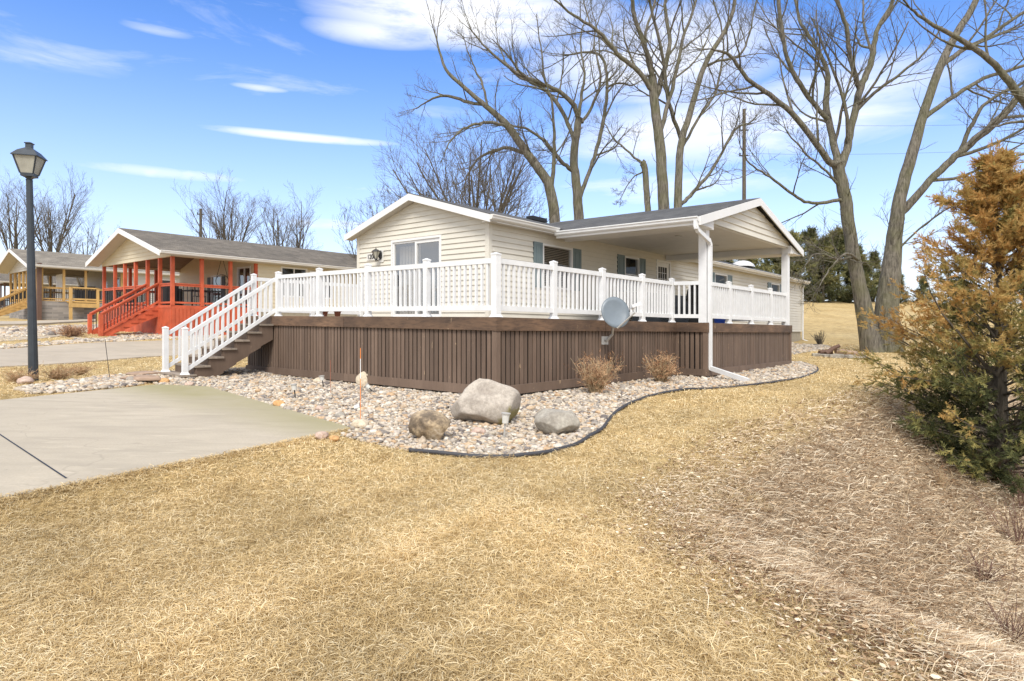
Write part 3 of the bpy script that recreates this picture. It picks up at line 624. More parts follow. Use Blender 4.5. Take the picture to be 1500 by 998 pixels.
post(HU0-.08, 8.10); post(1.65, 8.10); panel((I, 8.10), (1.65, 8.10)); panel((1.65, 8.10), (HU0-.08, 8.10))
# stairs
SV0, SV1 = 6.96, 8.06; NR = 7; SG = -1.32; rise = (DZ-SG)/(NR+1); run = .285
st = MB()
us = [-(i+1)*run for i in range(NR)]
# saw-tooth stringers
for vv in (SV0+.0, SV1-.045):
    lo = [];
    for i in range(NR):
        ua = -i*run-.05; zt = DZ-(i+1)*rise-.04
        b0 = max(SG+.0, DZ-(i+1)*rise-.36); b1 = max(SG+.0, DZ-(i+2)*rise-.33)
        st.hexa([P(ua-run, vv, b1 if i < NR-1 else SG), P(ua, vv, b0), P(ua, vv+.045, b0), P(ua-run, vv+.045, b1 if i < NR-1 else SG), P(ua-run, vv, zt), P(ua, vv, zt), P(ua, vv+.045, zt), P(ua-run, vv+.045, zt)], .3)
for i in range(NR): # risers
    ua = -i*run-.05; st.box(ua-.02, ua, SV0+.045, SV1-.045, DZ-(i+1)*rise, DZ-i*rise-.045, .2)
st.box(-NR*run-.05-.02, -NR*run-.05, SV0+.0, SV1, SG, DZ-NR*rise-.045, .2)
sc = st.build('staircase', 'skirt', deck)
for i in range(NR):
    ua = -i*run-.05; z = DZ-(i+1)*rise; t = MB(); ex = .04 if i < NR-1 else .12
    t.box(ua-run-.03, ua-.14, SV0-.04, SV1+.04, z-.04, z, random.random()); t.box(ua-.135, ua-.0, SV0-.04, SV1+.04, z-.04, z, random.random()); t.build('tread', 'tread', sc)
zn = DZ-NR*rise
for v in (6.96+.03, 8.06-.03):
    un = -NR*run+.02; post(un, v, zn, .98)
    panel((un, v), (I, v), zn-.02, DZ+.0, top=.90, bot=.09, n=15)
prism('paver_pad', [tuple(P(a, b, 0)[:2]) for a, b in ((-2.35, 6.95), (-2.35, 8.05), (-2.05, 8.05), (-2.05, 6.95))], -1.34, -1.335, 'concrete2', kind='structure') if False else None

# things on the deck
def grill(loc_uv, label, s=1.0):
    u, v = loc_uv; t = thing('covered_grill', label, 'grill', P(u, v, DZ))
    m = MB(); n = 4
    prof = [(.34, .22, .02), (.34, .24, .5), (.38, .27, .72), (.36, .25, .88), (.24, .16, 1.05), (.1, .08, 1.08)]
    V = [P(u+sx*a*s, v+sy*b*s, DZ+z*s) for a, b, z in prof for sx, sy in ((-1, -1), (1, -1), (1, 1), (-1, 1))]
    m.add(V, [(i*4+j, i*4+(j+1) % 4, (i+1)*4+(j+1) % 4, (i+1)*4+j) for i in range(5) for j in range(4)]+[(20, 21, 22, 23)]); m.build('fabric_cover', 'dark', t)
    for sx in (-1, 1):
        m = MB(); m.tube([P(u+sx*.3*s, v-.18*s, DZ), P(u+sx*.3*s, v-.18*s, DZ+.12)], .03, 8); m.build('wheel', 'iron', t)
grill((8.45, .35), 'black covered grill on the deck beside the left porch post')
def easel_chair(u, v, label, rot=0, mat='iron', grp=None):
    t = thing('patio_chair', label, 'chair', P(u, v, DZ), grp); c_, s_ = math.cos(rot), math.sin(rot)
    Q = lambda a, b, z: P(u+a*c_-b*s_, v+a*s_+b*c_, DZ+z)
    for a, b in ((-.24, -.24), (.24, -.24), (-.24, .24), (.24, .24)):
        m = MB(); m.tube([Q(a, b, 0), Q(a, b, .45)], .014, 6); m.build('leg', mat, t)
    m = MB(); m.box(-.26, .26, -.26, .26, .43, .46, Pf=lambda a, b, z: Q(a, b, z)); m.build('seat', mat, t)
    m = MB()
    for a in (-.24, .24): m.tube([Q(a, .24, .45), Q(a, .32, .95)], .014, 6)
    for z in (.6, .7, .8, .9): m.bar(Q(-.24, .24+(z-.45)*.16, z), Q(.24, .24+(z-.45)*.16, z), .02, .05)
    m.build('backrest', mat, t)
easel_chair(9.0, .6, 'dark metal patio chair left on the covered part of the deck', .5)
easel_chair(10.9, .9, 'dark metal patio chair nearest the far end of the covered deck', 2.6)
t = thing('patio_table', 'round dark patio table on the covered part of the deck', 'table', P(9.95, 1.0, DZ))
m = MB(); lathe(m, P(9.95, 1.0, DZ+.68), [(.5, 0), (.5, .03)], 24); m.build('table_top', 'iron', t)
for j in range(4):
    a = j*math.pi/2+.4; m = MB(); m.tube([P(9.95+.38*math.cos(a), 1+.38*math.sin(a), DZ), P(9.95+.3*math.cos(a), 1+.3*math.sin(a), DZ+.68)], .015, 6); m.build('leg', 'iron', t)
m = MB(); lathe(m, P(8.15, -.25, DZ), [(.10, 0), (.13, .02), (.15, .24), (.16, .25), (.14, .26), (.135, .1)], 16); tag(m.build('bucket', 'blue', smooth=True), 'blue plastic bucket on the covered deck floor near the railing', 'bucket')
for k, (v, lab) in enumerate(((5.45, 'small terracotta pot left of the railing post near the house number'), (4.95, 'small terracotta pot right of the railing post near the house number'))):
    m = MB(); lathe(m, P(.35, v, DZ), [(.05, 0), (.075, .11), (.085, .11), (.085, .135), (.07, .135), (.065, .1)], 14); tag(m.build('flower_pot', 'pot', smooth=True), lab, 'pot', 'terracotta pots on the deck')

t = thing('covered_sofa', 'long grey covered sofa on the covered deck behind the far railing', 'sofa', P(9.9, 2.0, DZ))
m = MB(); m.box(8.4, 11.5, 1.55, 2.35, DZ+.02, DZ+.48); m.box(8.4, 11.5, 2.1, 2.4, DZ+.48, DZ+.88); m.box(8.35, 8.6, 1.5, 2.4, DZ+.02, DZ+.62); m.box(11.3, 11.55, 1.5, 2.4, DZ+.02, DZ+.62); m.build('fabric_cover', 'sofa_cover', t)
# satellite dish
dc = at(898, 457, 12.25); mount = at(884, 497, 12.45)
tt = 3.1; mount = P(tt, -.05, -.27)
t = thing('satellite_dish', 'grey satellite dish on a bent arm bolted to the brown deck skirt', 'dish', mount)
dc = P(2.85, -.42, .26); dn = nrm(np.array([.22, -.93, .28])); ex = nrm(np.cross((0, 0, 1), dn)); ey = np.cross(dn, ex)
m = MB(); V = []; R = .285; n1 = 36; rings = [0.001, .25, .5, .75, 1.]
for q in rings:
    for j in range(n1):
        a = j*2*math.pi/n1; V.append(dc+ex*R*1.0*q*math.cos(a)+ey*R*1.08*q*math.sin(a)+dn*(.05*q*q))
for q in rings[::-1]:
    for j in range(n1):
        a = j*2*math.pi/n1; V.append(dc+ex*R*1.0*q*math.cos(a)+ey*R*1.08*q*math.sin(a)+dn*(.05*q*q-.012))
m.add(V, [(i*n1+j, i*n1+(j+1) % n1, (i+1)*n1+(j+1) % n1, (i+1)*n1+j) for i in range(9) for j in range(n1)]); m.build('reflector', 'dish', t, smooth=True)
m = MB(); m.tube([mount, mount+np.array([.02, -.08, .0]), mount+np.array([.12, -.13, .12]), dc-dn*.08-ey*.1], .026, 8); m.bar(mount+np.array([-.09, 0, 0]), mount+np.array([.06, 0.0, .0]), .03, .16); m.build('mast', 'galv', t)
lnb = dc+dn*.42+ex*(.27)-ey*.02
lnb = dc+dn*.34+ex*.24+ey*.02
m = MB(); m.tube([dc-dn*.05-ey*.18, dc-ey*.31+dn*.05, lnb-ey*.12+dn*.02, lnb], .016, 8); m.build('feed_arm', 'galv', t)
m = MB(); m.tube([lnb+ey*.0+dn*.03, lnb-dn*.08], [.035, .03], 10); m.bar(lnb+dn*.02-ex*.04, lnb+dn*.06+ex*.12+ey*.05, .05, .05); m.build('feed_horn', 'white', t)

# ------------------------------------------------------------------ gravel
def edgepoly(pl): return [gp(*p) for p in pl]
bed = edgepoly([(500, 640), (560, 654), (610, 664), (680, 670), (745, 671), (800, 665), (850, 649), (883, 629), (893, 612), (915, 596), (950, 580), (1000, 571), (1060, 568), (1120, 562), (1175, 553), (1197, 545), (1195, 537), (1170, 531)])
skl = [tuple(P(a, b, 0)[:2]) for a, b in ((12.9, 0), (12.3, .5), (.3, .5), (.3, 8.6), (-1.6, 8.8), (-2.6, 8.3))]
BEDL = edgepoly([(228, 559), (190, 567), (100, 575), (40, 578), (20, 570), (100, 560), (150, 552), (200, 549), (235, 545)])
BED = bed+skl+[tuple(_b), tuple(_a), tuple(_s0)]
BEDF = edgepoly([(1160, 520), (1200, 513), (1230, 511), (1205, 506), (1160, 504)])
BEDR = edgepoly([(0, 512), (60, 507), (120, 502), (170, 501), (230, 497), (330, 497), (330, 488), (200, 488), (160, 496), (90, 500), (0, 507)])
BEDR2 = edgepoly([(0, 494), (60, 493), (90, 490), (130, 487), (150, 476), (60, 479), (0, 481)])
# low-poly stone templates
def ico(sub):
    t = (1+5**.5)/2; v = [(-1, t, 0), (1, t, 0), (-1, -t, 0), (1, -t, 0), (0, -1, t), (0, 1, t), (0, -1, -t), (0, 1, -t), (t, 0, -1), (t, 0, 1), (-t, 0, -1), (-t, 0, 1)]
    f = [(0, 11, 5), (0, 5, 1), (0, 1, 7), (0, 7, 10), (0, 10, 11), (1, 5, 9), (5, 11, 4), (11, 10, 2), (10, 7, 6), (7, 1, 8), (3, 9, 4), (3, 4, 2), (3, 2, 6), (3, 6, 8), (3, 8, 9), (4, 9, 5), (2, 4, 11), (6, 2, 10), (8, 6, 7), (9, 8, 1)]
    v = [nrm(x) for x in v]
    for _ in range(sub):
        c = {}; nf = []
        def mid(a, b):
            k = (min(a, b), max(a, b))
            if k not in c: c[k] = len(v); v.append(nrm(v[a]+v[b]))
            return c[k]
        for a, b, d in f: x, y, z = mid(a, b), mid(b, d), mid(d, a); nf += [(a, x, z), (b, y, x), (d, z, y), (x, y, z)]
        f = nf
    return np.array(v), np.array(f)
def rotz(a): c, s = np.cos(a), np.sin(a); z = np.zeros_like(a); o = np.ones_like(a); return np.stack([np.stack([c, -s, z], -1), np.stack([s, c, z], -1), np.stack([z, z, o], -1)], -2)
def rotx(a): c, s = np.cos(a), np.sin(a); z = np.zeros_like(a); o = np.ones_like(a); return np.stack([np.stack([o, z, z], -1), np.stack([z, c, -s], -1), np.stack([z, s, c], -1)], -2)
def sample(poly, dens, margin=0, dmax=None):
    p = np.array(poly); lo, hi = p.min(0), p.max(0); A = (hi-lo).prod(); n = int(A*dens)
    X = rng.uniform(lo[0], hi[0], n); Y = rng.uniform(lo[1], hi[1], n); k = sd(poly, X, Y) > margin; return X[k], Y[k]
def stones(X, Y, size, sub, lift=.3, zo=0):
    v, f = ico(sub); n = len(X); s = size*np.exp(rng.normal(0, .32, n)); R = rotz(rng.uniform(0, 6.28, n)) @ rotx(rng.normal(0, .35, n))
    sc = np.stack([rng.uniform(.8, 1.35, n), rng.uniform(.7, 1.0, n), rng.uniform(.45, .75, n)], 1)*s[:, None]
    nv = v[None]*(1+.12*rng.normal(0, 1, (n, len(v), 1)))
    V = np.einsum('nij,nkj->nki', R, nv*sc[:, None]) + np.stack([X, Y, G(X, Y)+s*lift+zo], 1)[:, None]
    Fc = (f[None]+(np.arange(n)*len(v))[:, None, None]).reshape(-1, 3)
    return V.reshape(-1, 3), Fc, np.repeat(rng.random(n), len(v))
def gravel(polys, label):
    Vs, Fs, Ts, b = [], [], [], 0
    for poly, dens, size, sub, zo in polys:
        X, Y = sample(poly, dens)
        k = sd(SLAB, X, Y) < -.0; X, Y = X[k], Y[k]
        V, Fc, T = stones(X, Y, size, sub, zo=zo); Vs.append(V); Fs.append(Fc+b); Ts.append(T); b += len(V)
    o = mk('gravel', np.concatenate(Vs), np.concatenate(Fs), 'stones', T=np.concatenate(Ts), smooth=True, kind='stuff'); o['label'] = label; return o
gravel([(BED, 2400, .0165, 1, 0), (BED, 520, .025, 1, .012)], 'rounded river stones in cream grey and tan filling the bed around the deck')
gravel([(BEDL, 900, .03, 1, 0)], 'river stones in the narrow bed by the lamp post and steps')
gravel([(BEDF, 400, .035, 1, 0)], 'river stones along the base of the far house wall')
gravel([(BEDR, 260, .045, 1, -.01), (BEDR2, 150, .055, 1, -.01)], 'pale stones along the driveway by the red porch')
# loose named stones
def boulder(c, size, seed, mat, name, label, sub=4, group=None, rough=.14, rot=0, zs=None, sink=.25):
    v, f = ico(sub); r_ = np.random.default_rng(seed); d = np.ones(len(v))
    for k in range(14):
        ax = nrm(r_.normal(0, 1, 3)); th = r_.uniform(.70, .93); dot = v@ax; d = np.where(dot*d > th, th/np.maximum(dot, 1e-3), d)
    for fr, am in ((3, rough*.5), (7, rough*.2), (15, rough*.09)):
        for k in range(3): ax = r_.normal(0, 1, 3)*fr/1.7; d += am*.4*np.sin(v@ax+r_.uniform(0, 6))
    V = v*d[:, None]*np.array(size)/2; ca, sa = math.cos(rot), math.sin(rot); V = np.stack([V[:, 0]*ca-V[:, 1]*sa, V[:, 0]*sa+V[:, 1]*ca, V[:, 2]], 1)
    base = np.array(c); V += base+np.array([0, 0, size[2]/2*(1-2*sink)])
    o = mk(name, V, f, mat, base=base, smooth=True); return tag(o, label, 'rock', group)
bc = gp3(710, 622)
def bsize(px, Y): return px*Y/FPX
boulder(gp3(712, 621), (.92, .60, .72), 11, 'rock_big', 'boulder', 'large pale grey boulder with moss patch in the stone bed before the deck corner', sink=.14, rot=.0)
boulder(gp3(629, 645), (.52, .42, .38), 5, 'rock_mixed', 'boulder', 'round boulder in dark brown and cream left of the largest boulder', sink=.12)
boulder(gp3(814, 637), (.58, .42, .38), 8, 'rock_grey', 'boulder', 'low grey boulder right of the largest boulder near the bed edging', sink=.12, rot=-.3)
for (px, py, w, mt, lab) in ((472, 643, .17, 'rock_pink', 'pink round stone at the corner of the driveway'), (490, 647, .13, 'rock_orange', 'orange stone at the corner of the driveway beside the pink one'),
        (528, 629, .24, 'rock_pale', 'long pale yellow stone just beyond the driveway corner'), (409, 596, .2, 'rock_orange', 'flat orange tan stone at the edge of the driveway slab'), (470, 603, .17, 'rock_pink', 'flat pinkish stone in the gravel left of the orange stake'),
        (498, 613, .16, 'rock_grey', 'dark grey flat stone in the gravel by the driveway edge'), (700, 638, .2, 'rock_pink', 'flat pink stone lying in front of the largest boulder'), (278, 566, .2, 'rock_pink', 'red stone beside the bottom of the deck steps'),
        (240, 562, .22, 'rock_orange', 'brown stone under the bottom deck step'), (36, 563, .28, 'rock_pink', 'reddish stone right beside the foot of the lamp post'), (535, 566, .38, 'rock_pale', 'pointed pale stone leaning near the deck skirt by the striped stake'), (467, 562, .26, 'rock_pale', 'round whitish stone by the deck skirt behind a garden light')):
    q = gp3(px, py); h = w*(.95 if 'pointed' in lab else .6); boulder(q, (w, w*.8, h), int(px), mt, 'stone', lab, sub=2, sink=.15)
for k, (px, py, w, lab) in enumerate(((208, 559, .75, 'brown flagstone step lying nearest the deck steps'), (212, 552, .65, 'brown flagstone lying behind the nearer flagstone by the deck steps'))):
    q = gp3(px, py); boulder(q, (w*1.2, w*.8, .14), 40+k, 'slate', 'flagstone', lab, sub=3, sink=.1, rough=.05)
X, Y = sample(BED, 26); n = len(X); s_ = rng.uniform(.015, .035, n); Rr = rotz(rng.uniform(0, 6.28, n)) @ rotx(rng.normal(0, .5, n)); tq = np.array([(-1, 0, 0), (-.3, -.5, .12), (1.1, 0, .2), (-.2, .5, .16)])
Vq = np.einsum('nij,nkj->nki', Rr, tq[None]*s_[:, None, None])+np.stack([X, Y, G(X, Y)+.04], 1)[:, None]; bq = (np.arange(n)*4)[:, None]
oq = mk('fallen_leaves', Vq.reshape(-1, 3), np.concatenate([bq+np.array([[0, 1, 3]]), bq+np.array([[1, 2, 3]])]), 'litter', T=np.repeat(rng.uniform(0, .6, n), 4), base=(0, 8, -1.2), kind='stuff'); oq['label'] = 'scattered brown leaves caught among the river stones'
# landscape edging
pl = [np.array([*gp(px, py), 0]) for px, py in [(600, 663), (680, 671), (745, 672.5), (800, 667), (850, 651), (884, 631), (894, 613), (916, 597), (951, 581), (1000, 572.5), (1060, 569.5), (1120, 563.5), (1176, 554), (1199, 545), (1196, 537), (1172, 531)]]
t_ = np.linspace(0, len(pl)-1, 140); A = np.array(pl); q = np.stack([np.interp(t_, np.arange(len(pl)), A[:, 0]), np.interp(t_, np.arange(len(pl)), A[:, 1])], 1)
for _ in range(6): q[1:-1] = (q[:-2]+2*q[1:-1]+q[2:])/4
m = MB(); m.tube(np.column_stack([q, G(q[:, 0], q[:, 1])+.022+.008*np.sin(t_*3)]), .023, 8); tag(m.build('garden_edging', 'hose', smooth=True), 'black rounded plastic edging between the river stones and the lawn', 'edging')

# ------------------------------------------------------------------ blades and litter
def blades(X, Y, length, width, flat, tint, mat, label, name, dirbias=None):
    n = len(X); a = rng.uniform(0, 2*math.pi, n) if dirbias is None else rng.normal(dirbias, .75, n); L = length*rng.uniform(.5, 1.4, n); el = np.abs(rng.normal(0, flat, n))
    cv = rng.normal(0, .38, n); Z = G(X, Y); p0 = np.stack([X, Y, Z-.004], 1)
    def d(a, e): return np.stack([np.cos(a)*np.cos(e), np.sin(a)*np.cos(e), np.sin(e)], 1)
    p1 = p0+d(a, el+.5)*(L*.4)[:, None]; p2 = p1+d(a+cv, el*.4)*(L*.35)[:, None]; p3 = p2+d(a+cv*1.7, -.45*el-.1)*(L*.3)[:, None]
    w = width*rng.uniform(.6, 1.3, n); tw_ = rng.uniform(-1, 1, n)
    side = np.stack([-np.sin(a), np.cos(a), tw_*.6], 1)*w[:, None]/2
    V = np.stack([p0-side, p0+side, p1-side, p1+side, p2-side*.8, p2+side*.8, p3], 1)
    b = (np.arange(n)*7)[:, None]; F = np.concatenate([b+np.array([[0, 1, 3]]), b+np.array([[0, 3, 2]]), b+np.array([[2, 3, 5]]), b+np.array([[2, 5, 4]]), b+np.array([[4, 5, 6]])])
    o = mk(name, V.reshape(-1, 3), F, mat, T=np.repeat(tint, 7), base=(0, 5, -1.4), kind='stuff'); o['label'] = label; return o
def view_sample(n, y_a, y_b, pw):
    u = rng.random(n); Y = (y_a**(1-pw)+u*(y_b**(1-pw)-y_a**(1-pw)))**(1/(1-pw)); px = rng.uniform(-70, 1570, n); return (px-750)/FPX*Y, Y
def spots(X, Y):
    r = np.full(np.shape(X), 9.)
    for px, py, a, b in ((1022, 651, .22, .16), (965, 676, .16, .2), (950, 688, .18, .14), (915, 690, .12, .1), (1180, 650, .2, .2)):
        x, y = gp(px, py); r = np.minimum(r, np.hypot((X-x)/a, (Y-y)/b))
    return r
def not_paved(X, Y, bedm=.0):
    k = (sd(SLAB, X, Y) < -.02) & (sd(BED, X, Y) < bedm) & (sd(BEDL, X, Y) < 0) & (sd(DRV2.tolist(), X, Y) < 0)
    c = X*Ld[0]+Y*Ld[1]-C0[:2]@Ld[:2]; d = X*Fd[0]+Y*Fd[1]-C0[:2]@Fd[:2]
    return k & ~((c > .0) & (c < 27) & (d > -.75) & (d < 8.4) & ~((c < 6.1) & (d < 0)) & ~((c > 12.2) & (d < 3.2)))
X, Y = view_sample(520000, 2.2, 30, 1.75); k = not_paved(X, Y) & (sd(DITCH, X, Y) < .25*wob(X, Y, 2)+.15)
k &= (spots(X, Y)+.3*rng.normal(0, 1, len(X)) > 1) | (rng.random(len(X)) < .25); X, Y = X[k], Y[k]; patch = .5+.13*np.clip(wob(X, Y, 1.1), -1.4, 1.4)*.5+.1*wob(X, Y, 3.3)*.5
tint = np.clip(.08+patch+rng.normal(0, .3, len(X)), 0, 1)
blades(X, Y, .062*(1+.035*Y), .0025*np.maximum(1, Y/4.0), .30, tint, 'grass', 'dormant straw coloured lawn grass', 'lawn_grass')
X, Y = view_sample(160000, 2.2, 9, 1.6); w_ = wob(X*1.3+.4*Y, Y*1.6, 3.1)+.6*wob(X+3, Y-2, 7.3); k = not_paved(X, Y) & (sd(DITCH, X, Y) < .1) & (w_ > .95); X, Y = X[k], Y[k]
blades(X, Y, .11, .0026*np.maximum(1, Y/4.0), .5, np.clip(.55+.25*np.sign(np.sin(X*5+Y*3))*rng.random(len(X))+rng.normal(0, .22, len(X)), 0, 1), 'grass', 'longer matted tufts of dry grass in the lawn', 'lawn_tufts')
# shaggy lip along slab
_ed = (_s0-_eb)/np.linalg.norm(_s0-_eb); sx = _s0[None]-rng.uniform(-.1, 7, 9000)[:, None]*_ed[None]; off = np.abs(rng.normal(0, .05, 9000)); sx = sx-off[:, None]*Fd[None, :2]+.015*Fd[None, :2]
blades(sx[:, 0], sx[:, 1], .075, .004, .6, np.clip(rng.normal(.5, .2, 9000), 0, 1), 'grass', 'shaggy dry grass hanging over the driveway edge', 'verge_grass')
# bank litter
def litter(n, label):
    X, Y = view_sample(n, 2.0, 14, 1.5); k = (sd(DITCH, X, Y) > -.35+rng.normal(0, .22, n)) & (X < 10); X, Y = X[k], Y[k]; n = len(X)
    s = rng.uniform(.006, .021, n)*np.maximum(1, Y/5.5); R = rotz(rng.uniform(0, 6.28, n)) @ rotx(rng.normal(0, .5, n))
    t = np.array([(-1, 0, 0), (-.35, -.5, .12), (.5, -.38, .05), (1.1, 0, .2), (.45, .42, .0), (-.4, .5, .16)]); sc = np.stack([s, s*rng.uniform(.4, 1, n), s*rng.uniform(.3, 1.6, n)], 1)
    V = np.einsum('nij,nkj->nki', R, t[None]*sc[:, None])+np.stack([X, Y, G(X, Y)+rng.uniform(.005, .05, n)], 1)[:, None]
    b = (np.arange(n)*6)[:, None]; F = np.concatenate([b+np.array([[0, 1, 5]]), b+np.array([[1, 4, 5]]), b+np.array([[1, 2, 4]]), b+np.array([[2, 3, 4]])])
    T = np.clip(.48+.26*wob(X, Y, 1.6)*.6+rng.normal(0, .34, n), 0, 1); o = mk('leaf_litter', V.reshape(-1, 3), F, 'litter', T=np.repeat(T, 6), base=(3, 6, -1.5), kind='stuff'); o['label'] = label
litter(190000, 'brown and tan dead leaves covering the bank')
X, Y = view_sample(125000, 2.0, 15, 1.5); k = (sd(DITCH, X, Y) > -.25+rng.normal(0, .18, len(X))) & (X < 12); X, Y = X[k], Y[k]
blades(X, Y, .15*(1+.02*Y), .0034*np.maximum(1, Y/4.5), .26, np.clip(.55+.2*wob(X, Y, 1.4)*.6+rng.normal(0, .36, len(X)), 0, 1), 'litter', 'long flattened dead grass lying down the slope of the bank', 'bank_grass', dirbias=-.45)

# ------------------------------------------------------------------ bare trees
def vr(a=1.): v = np.array([random.gauss(0, 1), random.gauss(0, 1), random.gauss(0, 1)]); return v/np.linalg.norm(v)*a
def perp(d):
    v = vr(); v -= d*np.dot(v, d); return nrm(v)
def grow(mb, p, d, L, r, lvl, up=.06, kids=(5, 5, 4), spread=.9, wig=.16, rmin=.005, tip=.35):
    n = max(3, int(L/(.35 if L > 1 else .16))); n = min(n, 9); seg = L/n; pts = [np.array(p)]; d = nrm(d)
    for i in range(n): d = nrm(d+vr(wig)+np.array([0, 0, up])); pts.append(pts[-1]+d*seg)
    rr = np.linspace(r, max(rmin*.6, r*tip), n+1); mb.tube(pts, rr, 3 if r < .03 else 5, cap=False)
    if lvl > 0: sprout(mb, pts, rr, L, lvl, up, kids, spread, wig, rmin)
def sprout(mb, pts, rr, L, lvl, up, kids, spread, wig, rmin, t0=.25, lens=(.35, .62)):
    pts = np.asarray(pts); nk = kids[lvl-1]; nk = int(nk*random.uniform(.7, 1.3)+.5); m_ = len(pts)-1
    for k in range(nk):
        t = t0+(1-t0)*(k+random.random())/nk; i = min(int(t*m_), m_-1); f = t*m_-i
        p = pts[i]*(1-f)+pts[i+1]*f; d0 = nrm(pts[i+1]-pts[i]); r0 = rr[i]*(1-f)+rr[i+1]*f
        d = nrm(d0*random.uniform(.5, 1.0)+perp(d0)*spread*random.uniform(.6, 1.1)+np.array([0, 0, .15]))
        Lc = L*random.uniform(*lens)*(1.15-.5*t); grow(mb, p, d, Lc, max(rmin, min(r0*.55, Lc*.018)), lvl-1, up, kids, spread, wig, rmin)
def smooth(pts, rr, n=5):
    pts = np.array(pts); rr = np.array(rr); N = len(pts); t = np.linspace(0, N-1, (N-1)*n+1); out = []
    for tt_ in t:
        i = min(int(tt_), N-2); f = tt_-i; p0 = pts[max(i-1, 0)]; p1 = pts[i]; p2 = pts[i+1]; p3 = pts[min(i+2, N-1)]
        out.append(.5*((2*p1)+(-p0+p2)*f+(2*p0-5*p1+4*p2-p3)*f*f+(-p0+3*p1-3*p2+p3)*f**3))
    return np.array(out), np.interp(t, np.arange(N), rr)
def limb_tree(name, label, Y, trunk, limbs, mat='bark', rs=.72, kids=(4, 5, 6), group=None, sides=10, lvl=3, twL=.40, rmin=.006, rt=None):
    """trunk, limbs: lists of polylines [(px, py, rpx)], depth offset per limb"""
    base = None; m = MB(); ml = MB()
    def conv(pl, dy): return [at(px, py, Y+dy*(i/(len(pl)-1))) for i, (px, py, r) in enumerate(pl)], [r*(rt or rs)*Y/FPX for _, _, r in pl]
    for dy, pl in trunk:
        pts, rr = conv(pl, dy); pts, rr = smooth(pts, rr)
        pts = pts+np.array([vr(.012*Y/20) for _ in pts]); m.tube(pts, rr, 14)
        if base is None: base = pts[0]
        if pl[-1][2] <= 5: dl = nrm(pts[-1]-pts[-4]); [grow(ml, pts[-1], nrm(dl+vr(.3)), 2.2*random.uniform(.6, 1.2), max(rr[-1]*.8, rmin), 2, .05, (5, 6), .8, .14, rmin) for _ in range(3)]
        sprout(ml, pts, rr, 3.2, 2, .03, (4, 5), 1.1, .2, rmin, t0=.35, lens=(.3, .6))
    for dy0, dy, pl in limbs:
        pts = [at(px, py, Y+dy0+dy*(i/(len(pl)-1))) for i, (px, py, r) in enumerate(pl)]; rr = [r*rs*Y/FPX for _, _, r in pl]
        pts, rr = smooth(pts, rr); pts = pts+np.array([vr(.02*Y/20) for _ in pts]); Lt = np.linalg.norm(np.diff(pts, axis=0), axis=1).sum()
        ml.tube(pts, rr, 8); dl = nrm(pts[-1]-pts[-4]); [grow(ml, pts[-1], nrm(dl+vr(.35)), Lt*random.uniform(.16, .3), max(rr[-1]*.8, rmin), 2, .05, (5, 6), .8, .14, rmin) for _ in range(3)]; sprout(ml, pts, rr, Lt, lvl, .05, kids, .95, .17, rmin, t0=.15, lens=(twL*.7, twL*1.3))
    t = thing(name, label, 'tree', base, group); m.build('trunk', mat, t, smooth=True); ml.build('branches', mat, t, smooth=True); return t
G_T = None
limb_tree('bare_tree', 'large leafless tree with two mossy trunks joined at the base, beside the cedar', 26.0,
 [(0, [(1280, 524, 30), (1274, 496, 23), (1259, 420, 16), (1246, 350, 14), (1238, 290, 14), (1226, 240, 13)]),
  (.6, [(1303, 524, 30), (1302, 494, 31), (1299, 460, 26), (1304, 410, 23), (1309, 360, 18), (1319, 288, 14), (1340, 211, 12), (1354, 163, 10), (1378, 96, 9), (1402, 48, 8), (1426, 8, 7), (1450, -50, 5)])],
 [(0, -2, [(1226, 242, 10), (1210, 231, 8), (1167, 173, 7), (1128, 139, 6), (1095, 115, 5), (1070, 82, 4), (1042, 72, 2)]),
  (0, 2, [(1228, 244, 10), (1222, 211, 9), (1210, 150, 8), (1212, 106, 6), (1190, 60, 5), (1171, 29, 4), (1160, -30, 3)]),
  (0, -1, [(1212, 175, 6), (1190, 150, 6), (1167, 115, 6), (1152, 82, 5), (1143, 30, 5), (1138, -50, 4)]),
  (0, 1, [(1230, 250, 11), (1240, 220, 10), (1248, 183, 9), (1260, 130, 9), (1275, 96, 8), (1284, 48, 6), (1308, 0, 5), (1318, -60, 4)]),
  (0, -1, [(1260, 132, 7), (1248, 96, 6), (1239, 38, 5), (1224, -10, 4), (1215, -50, 3)]),
  (0, -2, [(1236, 292, 5), (1191, 298, 4), (1162, 286, 3.5), (1128, 260, 3), (1099, 240, 2), (1085, 215, 1.2)]),
  (0, -1, [(1232, 275, 4), (1210, 250, 3), (1180, 225, 2.4), (1150, 190, 1.5)]),
  (.4, -2, [(1322, 310, 11), (1354, 274, 9), (1393, 235, 9), (1421, 211, 9), (1460, 178, 9), (1494, 139, 8), (1530, 95, 7), (1580, 30, 5)]),
  (.4, 2, [(1356, 172, 7), (1393, 144, 6), (1441, 115, 5), (1500, 96, 4), (1560, 70, 3)]),
  (.4, 1, [(1378, 98, 7), (1412, 72, 6), (1441, 58, 5), (1500, 17, 4), (1550, -20, 3)]),
  (.4, -1, [(1405, 225, 6), (1425, 180, 5), (1445, 150, 4), (1500, 120, 3)]),
  (0, -2.5, [(1262, 385, 4), (1240, 372, 3), (1215, 395, 2), (1200, 420, 1)]), (0, -2, [(1258, 375, 4), (1230, 380, 3), (1196, 372, 2), (1180, 390, 1)]),
  (.3, -1.5, [(1290, 398, 4), (1330, 350, 2.4), (1370, 318, 2), (1400, 300, 1)])], kids=(6, 7, 8), lvl=3, rmin=.006, rs=.56, rt=.62)
